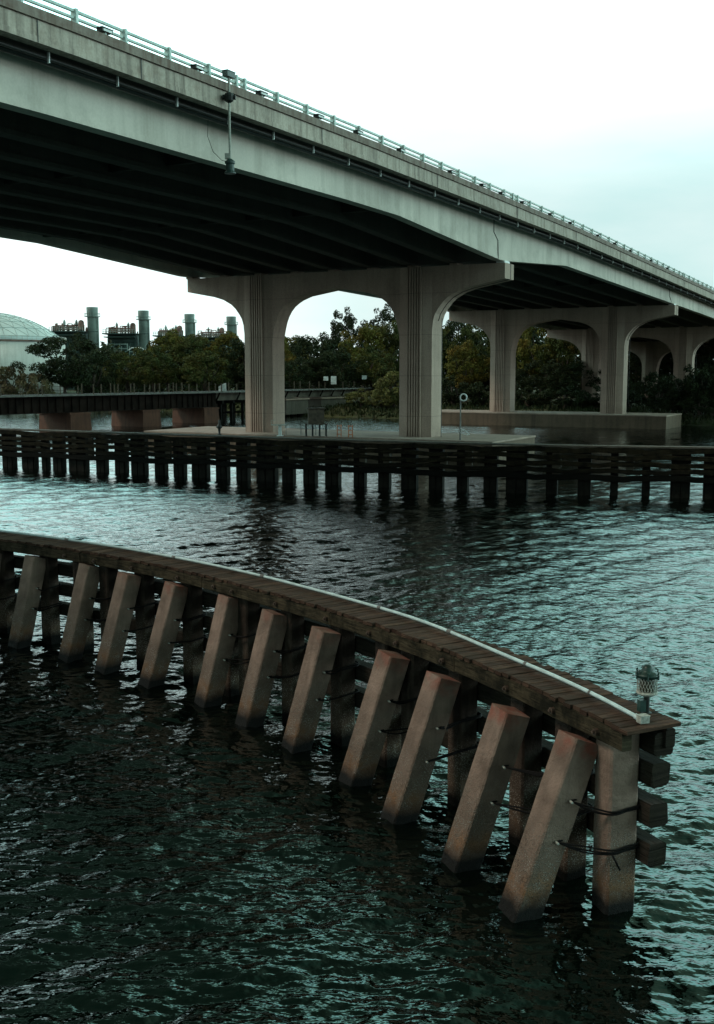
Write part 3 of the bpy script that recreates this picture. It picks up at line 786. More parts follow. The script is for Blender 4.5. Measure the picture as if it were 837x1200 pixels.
# lantern at the tip
lc = Vector((3.74, 13.63, 2.645))
lan = thing('navigation_lantern', 'dark green navigation lantern with diamond mesh cage standing on the tip of the walkway', 'lantern', tuple(lc))
b = MB(); b.lathe((0, 0, 0), [(.075, 0), (.075, .015), (.042, .02), (.042, .235), (.07, .25), (.08, .27)], 16); b.build('post', M['black'], lan, False)
b = MB(); b.box((-.075, -.03, .115), (.09, .085, .15), .3); b.box((-.075, -.03, .195), (.095, .09, .012), .3); b.build('battery_box', M['darkgreen'], lan)
b = MB(); b.lathe((0, 0, .25), [(.08, 0), (.12, .02), (.142, .035), (.146, .05), (.142, .065), (.12, .065)], 28); b.build('lower_ring', M['box'], lan, True)
b = MB(); b.lathe((0, 0, .315), [(.098, 0), (.104, .03), (.104, .15), (.098, .19)], 28); b.build('lens', M['lens'], lan, True)
b = MB()
for k in range(20):
    for sg in (1, -1):
        b.tube([(.134 * math.cos(2*math.pi*k/20 + sg * q * .105), .134 * math.sin(2*math.pi*k/20 + sg * q * .105), .31 + q * .0335) for q in range(7)], .0032, 4, False)
b.build('mesh_cage', M['box'], lan)
b = MB(); b.lathe((0, 0, .505), [(.125, 0), (.150, .008), (.150, .03), (.165, .04), (.165, .055), (.14, .065), (.125, .085), (.085, .10), (.08, .115), (.072, .15), (.045, .178), (.0, .185)], 28)
b.build('cap', M['darkgreen'], lan, True)
for k in range(6):
    b = MB(); g = k * math.pi / 3 + .3
    b.tube([(.15*math.cos(g), .15*math.sin(g), .545), (.165*math.cos(g), .165*math.sin(g), .60), (.14*math.cos(g+.2), .14*math.sin(g+.2), .615)], .012, 6)
    b.tube([(.165*math.cos(g), .165*math.sin(g), .56), (.165*math.cos(g), .165*math.sin(g), .50)], .013, 6)
    b.build('cap_clamp', M['darkgreen'], lan)

lan.scale = (.94, .94, .94)
# ------------------------------------------------------------------ far fender
FF = catmull([(-70, 108, 0), (-45, 92.5, 0), (-26.8, 81.9, 0), (-19.5, 78, 0), (-12.8, 74.4, 0), (-4.9, 70.2, 0), (1.7, 66.9, 0), (9.1, 63.9, 0), (13.9, 62.3, 0), (20.2, 61, 0), (32, 58.5, 0), (60, 54, 0)], 8)
def off(Cv, o, z):
    out = []
    for i, p in enumerate(Cv):
        t = (Cv[min(i+1, len(Cv)-1)] - Cv[max(i-1, 0)]).normalized()
        out.append(p + Vector((t.y, -t.x, 0)) * -o + Vector((0, 0, z)))
    return out
far = thing('timber_fender', 'long dark timber fender wall of stacked planks across the far side of the channel', 'fender', (0, 0, 0))
b = MB(); b.sweep(off(FF, .35, 2.86), .85, .10, bev=.01); tag(b.build('top_plank', M['farcap'], far), 'pale top plank')
for k, (z, h) in enumerate(((2.62, .30), (2.24, .26), (1.84, .26), (1.44, .26), (1.06, .34))):
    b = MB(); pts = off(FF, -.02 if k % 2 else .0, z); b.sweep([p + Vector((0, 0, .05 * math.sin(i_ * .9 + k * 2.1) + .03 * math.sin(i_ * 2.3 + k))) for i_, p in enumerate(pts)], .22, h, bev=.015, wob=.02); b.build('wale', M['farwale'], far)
def ff_at(px, o=0.0):
    """fender point on the bearing that the photograph gives"""
    best = None
    L_ = off(FF, o, 0)
    for a, c in zip(L_, L_[1:]):
        for q in range(12):
            p = a.lerp(c, q / 12); d_ = p.y * .99202 + 7 * .12604 - .6
            x = 418.5 + 1275 * p.x / d_
            if best is None or abs(x - px) < best[0]: best = (abs(x - px), p.copy(), (c - a).normalized(), d_)
    return best[1:]
fpx = [(-52, -30), (-22, -8), (0, 18), (22, 43), (48, 56), (60, 75), (78, 104), (111, 125), (133, 149), (152, 173), (180, 195), (203, 218), (223, 245), (253, 269), (277, 293), (300, 326), (331, 346),
       (356, 372), (382, 400), (416, 430), (444, 458), (471, 490), (504, 521), (537, 550), (568, 584), (595, 620), (642, 655), (680, 695), (718, 727), (755, 764), (789, 811), (828, 850), (872, 886), (905, 918)]
for i, (x0, x1) in enumerate(fpx):
    p, t, dd = ff_at((x0 + x1) / 2, .42)
    w_ = (x1 - x0) * dd / 1275
    vis = i - 2
    if vis < 0: lab = 'black wet pile of the far fender beyond the edge of view, %s of two' % ORD[i]
    else: lab = '%s black pile under the far timber fender from the railway side' % ORD[vis]
    b = MB(); b.box((0, 0, .85), (w_, .42, 3.7))
    for e_ in (-1, 1): b.box((e_ * w_ * .22, -.23, .55), (w_ * .38, .07, 2.6))
    o = b.build('fender_pile', M['farpile']); tag(o, lab, 'pile', 'piles of the far timber fender')
    o.location = (p.x, p.y, 0); o.rotation_euler = (0, 0, math.atan2(t.y, t.x))
# pale upright blocks between the planks
for i, px in enumerate((44, 86, 105, 148, 197, 228, 328, 342, 370, 405, 426, 454, 521, 551, 564, 655, 653, 740)):
    p, t, dd = ff_at(px, .17)
    b = MB(); b.box((0, 0, 0), (.42, .16, 1.5 if i % 3 else .8)); o = b.build('spacer_block', M['block'], far)
    o.location = (p.x, p.y, 2.0 if i % 2 else 1.7); o.rotation_euler = (0, 0, math.atan2(t.y, t.x))

# ------------------------------------------------------------------ small things on the near footing
def G(s, name, label, cat, loc): return thing(name, label, cat, loc)
t_ = thing('mooring_post', 'small dark iron post standing on the footing beside the nearest pier', 'post', (-11.95, 94.6, 1.7))
b = MB(); b.lathe((0, 0, 0), [(.2, 0), (.2, .08), (.1, .12), (.11, .55), (.2, .62), (.22, .82), (.13, .9), (.09, 1.05), (.1, 1.3), (.0, 1.36)], 12); b.build('body', M['black'], t_, True)
b = MB(); b.tube([(-.25, 0, .7), (.25, 0, .7)], .06, 8); b.build('arm', M['black'], t_)
t_ = thing('pale_table', 'small pale table frame with one stout leg beside the pier column', 'table', (-6.6, 93.4, 1.7))
b = MB(); b.box((0, 0, .95), (1.5, .7, .07)); b.build('table_top', M['box'], t_)
b = MB(); b.box((0, 0, .47), (.26, .26, .92)); b.box((0, 0, .03), (.55, .45, .06)); b.build('leg', M['white'], t_)
b = MB(); b.tube([(-.75, 0, .95), (-.75, 0, 1.35), (-.4, 0, 1.35)], .03, 6); b.build('handle', M['box'], t_)
t_ = thing('low_guard_rail', 'thin grey guard rail on the footing between the pale table and the brown hut', 'railing', (-4.9, 95.2, 1.7))
b = MB(); b.tube([(-1.3, 0, .95), (1.3, 0, .95)], .03, 6); b.tube([(-1.3, 0, .5), (1.3, 0, .5)], .025, 6); b.build('rail_bar', M['steeledge'], t_)
for x in (-1.3, 0, 1.3): b = MB(); b.tube([(x, 0, 0), (x, 0, .95)], .035, 6); b.build('post', M['steeledge'], t_)
t_ = thing('stilt_hut', 'brown wooden box hut raised on thin legs on the footing', 'hut', (-3.5, 93.2, 1.7), .1)
b = MB(); b.box((0, 0, 1.72), (1.35, 1.0, 1.25)); b.build('hut_wall', M['hut'], t_)
b = MB(); b.box((0, 0, 2.39), (1.6, 1.25, .07)); b.build('roof', M['hut'], t_)
b = MB(); b.box((0, 0, 1.05), (1.9, 1.2, .07)); b.build('platform', M['hut'], t_)
for x in (-.85, -.3, .3, .85): b = MB(); b.box((x, -.4, .51), (.10, .10, 1.02)); b.box((x, .4, .51), (.10, .10, 1.02)); b.build('leg', M['black'], t_)
for i, (x, y) in enumerate(((-1.50, 91.9), (-.55, 91.3))):
    t_ = thing('orange_barrier', 'faded orange upright barrier frame, the one %s the brown hut' % ('closer to' if i == 0 else 'farther from'), 'barrier', (x, y, 1.7), 0, 'orange frames on the footing')
    for dx in (-.16, .16): b = MB(); b.box((dx, 0, .52), (.07, .06, 1.04)); b.build('upright', M['orange'], t_)
    b = MB()
    for z in (.25, .6, .95): b.box((0, -.04, z), (.42, .03, .07))
    b.build('crossbar', M['orange'], t_)
t_ = thing('lamp_post', 'slender post with a round ring lamp standing at the end of the near footing', 'lamp post', (8.3, 87.6, 1.7))
b = MB(); b.tube([(0, 0, 0), (0, 0, 3.4)], [.07, .045], 8); b.build('post', M['steeledge'], t_)
b = MB(); b.tube([(.22 + .27 * math.cos(g), 0, 3.42 + .27 * math.sin(g)) for g in [k * math.pi / 8 for k in range(17)]], .06, 8, False); b.build('ring_lamp', M['white'], t_, True)
b = MB(); b.beam((.0, -.1, .95), (.45, -.1, .75), .07, .06); b.beam((.45, -.1, .75), (.75, -.1, .45), .07, .06); b.beam((.0, -.1, .6), (.5, -.1, .42), .05, .05); b.beam((.5, -.1, .42), (.75, -.1, .45), .05, .05); b.build('bracket', M['white'], t_)

# ------------------------------------------------------------------ railway bridge
RB = catmull([(-75, 84, 0), (-60, 103, 0), (-41.4, 127, 0), (-20.3, 158, 0), (-11, 177, 0), (-1.5, 195, 0), (8, 214, 0)], 16)
i_end = min(range(len(RB)), key=lambda i: (RB[i] - Vector((-20.3, 158, 0))).length)
steelp = RB[:i_end + 1]; concp = RB[i_end:]
rb = thing('railway_bridge', 'low dark steel girder railway bridge with thin railing posts, beyond the far fender', 'bridge', (0, 0, 0))
def lft(C_, o, z):   # o metres to the left of travel (away from the camera)
    return off(C_, o, z)
b = MB(); b.sweep(lft(steelp, .15, 3.25), .12, 2.0); b.sweep(lft(steelp, .15, 2.28), .5, .08); b.sweep(lft(steelp, 5.0, 3.2), .12, 2.0); b.build('steel_girder', M['steel'], rb)
b = MB()
d_ = 0
for a, c in zip(steelp, steelp[1:]):
    t = (c - a).normalized(); n_ = Vector((t.y, -t.x, 0))
    p = a + n_ * -.02
    b.beam(p + Vector((0, 0, 2.33)), p + Vector((0, 0, 4.2)), .10, .12, up=n_)
    p = p.lerp(c + n_ * -.02, .5)
    b.beam(p + Vector((0, 0, 2.33)), p + Vector((0, 0, 4.2)), .10, .12, up=n_)
b.build('stiffener', M['steel'], rb)
b = MB(); b.sweep(lft(RB, 2.4, 4.36), 5.6, .18); b.build('deck', M['steel'], rb)
b = MB(); b.sweep(lft(RB, -.45, 4.38), .16, .22); b.build('deck_edge', M['steeledge'], rb)
b = MB(); b.sweep(lft(concp, .3, 3.7), .4, 1.1); b.build('concrete_girder', M['oldconc'], rb)
for a, c in zip(concp[::3], concp[3::3]):
    t = (c - a).normalized(); n_ = Vector((t.y, -t.x, 0))
    q = MB(); p = a + n_ * .0
    q.beam(p + Vector((0, 0, 3.2)), p + n_ * .6 + Vector((0, 0, 4.25)), .18, .18, up=t); q.build('bracket', M['steel'], rb)
pv = [2, 24, 27, 45, 50, 71, 92, 97, 111, 118, 131, 135, 139, 153, 158, 170, 176, 181, 188, 198, 203, 207, 214, 222, 231, 245, 253, 260, 268, 278, 345, 352, 363, 374, 381, 402, 415, 440]
RBn = lft(RB, -.42, 0)
def rb_at(px):
    best = None
    for a, c in zip(RBn, RBn[1:]):
        for q in range(8):
            p = a.lerp(c, q / 8); dd = p.y * .992 + .3
            x = 418.5 + 1275 * p.x / dd
            if best is None or abs(x - px) < best[0]: best = (abs(x - px), p.copy(), (c - a).normalized())
    return best[1:]
for px in pv:
    p, t = rb_at(px); b = MB(); h = random.uniform(1.15, 1.42)
    b.beam(p + Vector((0, 0, 4.4)), p + Vector((0, 0, 4.4 + h)), .11, .11, up=t); b.build('railing_post', M['block'], rb)
b = MB()
for z in (4.95, 5.45): b.tube([p + Vector((0, 0, z)) for p in RBn], .022, 4)
b.build('railing_wire', M['steel'], rb)
for i, px in enumerate((82, 168, 240)):
    p, t = rb_at(px); n_ = Vector((t.y, -t.x, 0))
    t_ = thing('railway_pier', '%s red brown concrete pier of the railway bridge, counted towards the trees' % ORD[i], 'pier', (p.x, p.y, 0), math.atan2(t.y, t.x), 'railway bridge piers')
    b = MB()
    vs = []
    for z, e_ in ((-.6, .22), (1.95, 0)):
        vs += [(0 - e_, .25 - e_ * .6 - .2, z), (3.1 + e_, .25 - e_ * .6 - .2, z), (3.1 + e_, 6.0, z), (-e_, 6.0, z)]
    b.add(vs, [(0, 1, 5, 4), (1, 2, 6, 5), (2, 3, 7, 6), (3, 0, 4, 7), (4, 5, 6, 7)]); b.build('shaft', M['redpier'], t_)
    b = MB(); b.box((1.55, 3.1, 2.08), (3.4, 6.2, .26)); b.build('bearing_shelf', M['redpier'], t_)
for i, px in enumerate((262, 275, 288)):
    p, t = rb_at(px)
    t_ = thing('timber_trestle', '%s black timber trestle bent under the railway bridge beside the pier column' % ORD[i], 'trestle', (p.x, p.y, 0), math.atan2(t.y, t.x), 'timber trestle bents')
    for y in (.6, 2.2, 3.8, 5.2): b = MB(); b.box((0, y, 1.2), (.38, .38, 3.6)); b.build('leg', M['farpile'], t_)
    b = MB(); b.box((0, 2.9, 2.9), (.45, 5.6, .42)); b.box((-.28, 2.9, 1.3), (.1, 5.4, .26)); b.build('cross_beam', M['farpile'], t_)
for i, (x0, x1) in enumerate(((336, 364), (378, 406))):
    p, t = rb_at(x0); p2, _ = rb_at(x1)
    L_ = min((p2 - p).length, 9)
    t_ = thing('concrete_abutment_block', 'brown concrete block under the railway deck, %s' % ('through the arch beside the column' if i == 0 else 'where the bridge meets the bank'), 'pier', (p.x, p.y, 0), math.atan2(t.y, t.x))
    b = MB(); b.box((L_ / 2, 2.8, 1.6), (L_, 5.2, 2.3)); b.build('block', M['oldconc'], t_)
    b = MB(); b.box((L_ / 2, 2.8, 2.88), (L_ + .4, 5.6, .24)); b.build('cap', M['pier'], t_)
    for q in range(3): b = MB(); b.box((L_ * (.2 + .3 * q), 1.2, -.1), (.5, .5, 1.2)); b.build('pile', M['farpile'], t_)
def sign(px, z0, w_, h, label, name='trackside_sign'):
    p, t = rb_at(px); p = p + Vector((0, 0, 0))
    t_ = thing(name, label, 'sign', (p.x, p.y - .25, 4.45))
    b = MB(); b.box((0, 0, z0 / 2), (.08, .08, z0)); b.build('post', M['steel'], t_)
    b = MB(); b.box((0, -.06, z0), (w_, .05, h)); b.build('panel', M['white'], t_)
sign(382, 1.75, .8, .7, 'small white square trackside sign, first past the pier column')
sign(391, 1.45, .95, 1.4, 'taller white trackside sign board, middle of the three')
sign(427, 1.9, .85, .7, 'small white trackside sign standing apart near the bank')
p, t = rb_at(261)
t_ = thing('slanted_panel', 'white slanted panel board on the railway bridge railing beside the pier', 'panel', (p.x, p.y - .1, 4.45))
b = MB(); b.add([(-.55, 0, 0), (.55, 0, 0), (.55, 0, 1.25), (.1, 0, 1.1), (-.55, 0, .7), (-.55, .08, 0), (.55, .08, 0), (.55, .08, 1.25), (.1, .08, 1.1), (-.55, .08, .7)],
                 [(0, 1, 2, 3, 4), (9, 8, 7, 6, 5), (0, 5, 6, 1), (1, 6, 7, 2), (2, 7, 8, 3), (3, 8, 9, 4), (4, 9, 5, 0)]); b.build('board', M['white'], t_)

# ------------------------------------------------------------------ power plant and tank
tk = thing('storage_tank', 'huge round pale storage tank with aluminium dome roof beyond the trees', 'tank', (-100.2, 300, 1.5))
b = MB(); b.lathe((0, 0, 0), [(20, 0), (20, 14.1)], 72); b.build('tank_wall', M['tank'], tk, True)
b = MB(); b.lathe((0, 0, 0), [(20.15, 13.9), (20.35, 13.9), (20.35, 14.25), (20.15, 14.25)], 72)
b.build('rim', M['rustpipe'], tk)
prof = []; Rs = (20**2 + 7.7**2) / (2 * 7.7)
for k in range(13):
    r = 20.0 * (1 - k / 12); prof.append((max(r, .01), 14.3 + math.sqrt(Rs * Rs - r * r) - (Rs - 7.7)))
b = MB(); b.lathe((0, 0, 0), prof, 72); dome = b.build('dome', M['dome'], tk, True)
def dpt(x, y): 
    r = min(math.hypot(x, y), 20); return (x, y, 14.3 + math.sqrt(Rs * Rs - r * r) - (Rs - 7.7) + .03)
b = MB()
for ring in range(1, 7):
    r = 20 * ring / 6.3
    n_ = 6 * ring
    pts = [(r * math.cos(2*math.pi*k/n_), r * math.sin(2*math.pi*k/n_)) for k in range(n_)]
    for k in range(n_):
        a, c = pts[k], pts[(k + 1) % n_]
        b.tube([dpt(a[0] + (c[0]-a[0])*q/3, a[1] + (c[1]-a[1])*q/3) for q in range(4)], .07, 4, False)
        if ring > 1:
            ri = 20 * (ring - 1) / 6.3; ni = 6 * (ring - 1)
            kk = k * ni / n_
            for m_ in (math.floor(kk), math.ceil(kk)):
                g = 2 * math.pi * m_ / ni; e_ = (ri * math.cos(g), ri * math.sin(g))
                b.tube([dpt(a[0] + (e_[0]-a[0])*q/3, a[1] + (e_[1]-a[1])*q/3) for q in range(4)], .06, 4, False)
b.build('seams', M['domerib'], dome)
b = MB()
for k in range(90):
    g = 2 * math.pi * k / 90; b.tube([(20.3*math.cos(g), 20.3*math.sin(g), 14.2), (20.3*math.cos(g), 20.3*math.sin(g), 15.3)], .05, 4)
b.tube([(20.3*math.cos(g), 20.3*math.sin(g), 15.3) for g in [2*math.pi*k/72 for k in range(73)]], .05, 4, False)
b.build('rim_railing', M['tank'], tk)

rr = random.Random(11)
def stack(loc, lab):
    t_ = thing('exhaust_stack', lab, 'chimney', loc, 0, 'exhaust stacks of the power plant')
    b = MB(); b.lathe((0, 0, 0), [(1.62, 0), (1.62, 23.2), (1.72, 23.3), (1.80, 26.2), (1.74, 26.3), (1.6, 26.3), (1.6, 25.6)], 28); b.build('shell', M['plant'], t_, True)
    b = MB(); b.lathe((0, 0, 0), [(1.6, 23.3), (2.5, 23.3), (2.5, 23.45), (1.6, 23.45)], 28)
    for k in range(16):
        g = 2*math.pi*k/16; b.tube([(2.45*math.cos(g), 2.45*math.sin(g), 23.4), (2.45*math.cos(g), 2.45*math.sin(g), 24.3)], .04, 4)
    b.tube([(2.45*math.cos(g), 2.45*math.sin(g), 24.3) for g in [2*math.pi*k/24 for k in range(25)]], .05, 4, False); b.build('ring_platform', M['plant'], t_)
    b = MB(); b.lathe((0, 0, 0), [(1.66, 18.5), (1.70, 18.5), (1.70, 18.75), (1.66, 18.75)], 28); b.lathe((0, 0, 0), [(1.66, 12.5), (1.70, 12.5), (1.70, 12.75), (1.66, 12.75)], 28); b.build('band', M['plantdark'], t_)
    b = MB(); b.tube([(1.9, -.6, 0), (1.9, -.6, 23.4)], .22, 6); b.build('ladder', M['plant'], t_)
def unit(loc, w_, lab, seed):
    q = random.Random(seed)
    t_ = thing('boiler_unit', lab, 'plant unit', loc, 0, 'boiler units of the power plant')
    b = MB(); b.box((-w_/2 - 1.5, 2, 8.5), (w_, 9, 17)); b.box((-w_/2 - 1.5, 1, 17.2), (w_ - .4, 8, 2.4))
    for k in range(6): b.box((-w_ + .5 + k * (w_ / 5.5) - 1.5, -2.6, 8.5), (.35, .35, 17))
    for z in (5, 9, 13): b.box((-w_/2 - 1.5, -2.65, z), (w_, .25, .3))
    b.build('casing', M['plantdark'], t_)
    b = MB(); b.box((-w_/2 - 1.9, 0, 18.6), (w_ + 1.4, 11, .35)); b.box((-w_/2 - 1.9, 0, 17.5), (w_ + .6, 10.4, .3))
    b.build('platform', M['plantdark'], t_)
    b = MB()
    for k in range(14):
        x = -w_ - 2.2 + k * (w_ + .9) / 13
        b.tube([(x, -5.5, 18.7), (x, -5.5, 19.9)], .06, 4)
    for z in (19.3, 19.9): b.tube([(-w_ - 2.4, -5.5, z), (-1.4, -5.5, z)], .06, 4)
    b.build('railing', M['plant'], t_)
    b = MB()
    for k in range(26):
        x = -q.uniform(1.6, w_ + 1.8); y = q.uniform(-4.5, 3); h = q.uniform(.8, 2.6)
        b.tube([(x, y, 18.7), (x, y, 18.7 + h)], q.uniform(.12, .42), 7)
        if k % 3 == 0:
            x2 = x + q.uniform(-3, 3); b.tube([(x, y, 18.7 + h), (x + .1, y, 19 + h), (x2, y, 19 + h), (x2, y, 18.9)], .18, 6)
    for k in range(3):
        z = 19.3 + .6 * k; b.tube([(-w_ - 1, -3 + k, z), (-2, -3 + k, z)], .25, 8)
    b.build('pipework', M['rustpipe'], t_)
    for x in (-2.6,):
        b = MB(); b.tube([(x, -2, 18.7), (x, -2, 21.4)], .95, 12); b.lathe((x, -2, 21.4), [(.95, 0), (.8, .5), (.4, .8), (.05, .9)], 12); b.build('drum', M['rustpipe'], t_)
    for x in (-w_ * .45, -w_ * .85): b = MB(); b.tube([(x, -1, 18.7), (x, -1, 22.4)], .22, 6); b.tube([(x, -1, 20.8), (x, -1, 21.9)], .42, 8); b.build('vent_pipe', M['plant'], t_)
st = [(-83.9, 350), (-71.4, 369), (-59.2, 390), (-46.4, 407)]
for i, (x, y) in enumerate(st):
    stack((x, y, 1.6), 'round green exhaust stack of the power plant, %s from the storage tank' % ORD[i])
    unit((x - .8, y + 1, 1.6), 9.6 if i < 2 else 9.0, 'pipe covered boiler unit beside the %s exhaust stack from the storage tank' % ORD[i], i + 5)
# steel pipe rack between the first and second units
pk = thing('pipe_rack', 'open pale steel pipe rack with cross bracing between the first two exhaust stacks', 'pipe rack', (-76, 352, 1.6))
b = MB()
for x in (-5, -2.5, 0, 2.5, 5, 8, 11): b.beam((x, 0, 0), (x, 0, 15 if x < 3 else 12.5), .22, .22, up=(0, 1, 0)); b.beam((x, 3, 0), (x, 3, 14.2 if x < 3 else 12), .2, .2, up=(0, 1, 0))
for z in (7, 9, 11, 12.4): b.beam((-5, 0, z), (11, 0, z), .2, .22)
for z in (13.4, 14.8): b.beam((-5, 0, z), (2.5, 0, z), .2, .22)
b.build('frame', M['plant'], pk)
b = MB()
for k, x in enumerate((-5, -2.5, 0, 2.5, 5, 8)): b.tube([(x, -.1, 9 if k % 2 else 12.4), (x + 2.5, -.1, 12.4 if k % 2 else 9)], .1, 5)
b.tube([(3, -.6, 12.9), (4, -.6, 13.6), (7, -.6, 13.6), (8, -.6, 12.9), (10.5, -.6, 12.9)], .22, 6); b.build('bracing', M['white'], pk)
b = MB()
for k in range(9): z = rr.uniform(6.5, 13); b.tube([(-5, rr.uniform(.3, 2.5), z), (rr.uniform(2, 11), rr.uniform(.3, 2.5), z)], rr.uniform(.1, .3), 6)
b.build('pipes', M['rustpipe'], pk)

# ------------------------------------------------------------------ trees
def crown_mesh(name, mat, seed, n_clump, leaves, rx, rz, leaf, loose=0.0, shrub=False):
    """clumps of small bent leaf sprays spread through the crown; unit: metres, base of crown at z=0"""
    q = np.random.RandomState(seed)
    V = []; F = []
    cl = []
    for _ in range(n_clump):
        while True:
            p = q.uniform(-1, 1, 3); d_ = np.linalg.norm(p)
            if d_ < 1 and d_ > (.35 if not shrub else .1): break
        if q.rand() < .75: p = p / d_ * q.uniform(.72, 1.0)
        lump = 1 + .22 * math.sin(3 * math.atan2(p[1], p[0]) + seed) * (1 - abs(p[2])) + q.normal(0, .07 + loose)
        c = np.array([p[0] * rx * lump, p[1] * rx * lump, (p[2] * (1 if p[2] > 0 else .8) + .85) / 1.85 * rz * (1 + q.normal(0, .04 + loose * .5))])
        cl.append((c, q.uniform(.13, .26) * rx * (1 - .3 * loose * 3)))
    for c, r in cl:
        nl = int(leaves * (r / (.2 * rx)) ** 2)
        d3 = q.normal(0, 1, (nl, 3)); d3 /= np.linalg.norm(d3, axis=1)[:, None]
        rad = r * q.uniform(.45, 1.08, nl) ** .6
        pos = c + d3 * rad[:, None] * np.array([1, 1, .72])
        nrm = d3 * .7 + q.normal(0, .55, (nl, 3)); nrm[:, 2] += .35
        nrm /= np.linalg.norm(nrm, axis=1)[:, None]
        t1 = np.cross(nrm, q.normal(0, 1, (nl, 3))); t1 /= np.linalg.norm(t1, axis=1)[:, None]
        t2 = np.cross(nrm, t1)
        sz = leaf * q.uniform(.6, 1.35, nl)
        for k in range(nl):
            a, b1, b2, s = pos[k], t1[k], t2[k], sz[k]
            o = len(V)
            V += [a - b1 * s, a + b2 * s * .42 + nrm[k] * s * .15, a + b1 * s, a - b2 * s * .42 + nrm[k] * s * .15]
            F.append((o, o + 1, o + 2, o + 3))
    V = np.array(V)
    me = bpy.data.meshes.new(name); me.from_pydata(V.tolist(), [], F); me.materials.append(mat); me.update()
    return me
def trunk_mesh(seed, h, rx, rz):
    q = random.Random(seed); b = MB()
    b.tube([(0, 0, -.3), (q.uniform(-.15, .15), 0, h * .5), (q.uniform(-.3, .3), .1, h), (q.uniform(-.6, .6), 0, h + rz * .55)], [.38, .30, .24, .07], 8)
    for k in range(6):
        g = q.uniform(0, 6.28); e_ = q.uniform(.4, .75)
        b.tube([(0, 0, h * q.uniform(.75, 1.1)), (rx * .3 * math.cos(g), rx * .3 * math.sin(g), h + rz * .22), (rx * e_ * math.cos(g), rx * e_ * math.sin(g), h + rz * q.uniform(.3, .7))], [.16, .11, .04], 6)
    o = b.build('trunk', M['bark']); me = o.data; bpy.data.objects.remove(o); return me
KIND = {}
for k, (mat, nc, lv, rx, rz, lf, lo, th_) in {
        'dark': ('leafdark', 85, 150, 6.0, 11.0, .25, .06, 3.2), 'mid': ('leafmid', 80, 150, 5.5, 10.5, .25, .06, 3.0), 'yellow': ('leafyellow', 80, 150, 5.2, 9.5, .25, .07, 3.2),
        'loose': ('leafdark', 85, 150, 5.5, 9.5, .25, .09, 5.0)}.items():
    KIND[k] = [(crown_mesh('crown_' + k, M[mat], 10 + j * 7 + len(k), nc, lv, rx, rz, lf, lo), trunk_mesh(j + 3, th_, rx, rz), rx, rz, th_) for j in range(2)]
KIND['shrub'] = [(crown_mesh('crown_shrub', M['leafolive'], 31 + j, 45, 130, 3.0, 4.2, .17, .06, True), trunk_mesh(j + 9, .5, 3.0, 4.2), 3.0, 4.2, .3) for j in range(2)]
KIND['scrub'] = [(crown_mesh('crown_scrub', M['leafdark'], 41 + j, 45, 130, 3.2, 4.4, .18, .05, True), trunk_mesh(j + 12, .5, 3.0, 4.2), 3.2, 4.4, .2) for j in range(2)]
KIND['brown'] = [(crown_mesh('crown_brown', M['reed'], 51, 40, 120, 3.0, 3.6, .16, .06, True), trunk_mesh(15, .4, 3.0, 3.6), 3.0, 3.6, .2)]
tn = 0
def tree(kind, px, d_, wpx, ytop, label, zb=1.6, group=None):
    """px: bearing, d_: distance, wpx: angular width, ytop: height of the top over the horizon, all read off the photograph and turned into metres"""
    global tn
    v_ = KIND[kind][tn % len(KIND[kind])]; tn += 1
    me, tr, rx, rz, th_ = v_
    x = (px - 418.5) / 1285 * d_; w_ = wpx / 1285 * d_; ht = 7 + (438 - ytop) / 1285 * d_ - zb
    sx = w_ / (2 * rx * 1.08); sz_ = ht / (rz * 1.04 + th_)
    bush = kind in ('shrub', 'scrub', 'brown')
    r = thing('bush' if bush else 'tree', label, 'bush' if bush else 'tree', (x, d_, zb), random.uniform(0, 6.28), group or ('bushes on the far bank' if bush else 'trees on the far bank'))
    r.scale = (sx, sx, sz_)
    c = bpy.data.objects.new('crown', me); col.objects.link(c); c.parent = r; c.location = (0, 0, th_)
    k = bpy.data.objects.new('trunk', tr); col.objects.link(k); k.parent = r
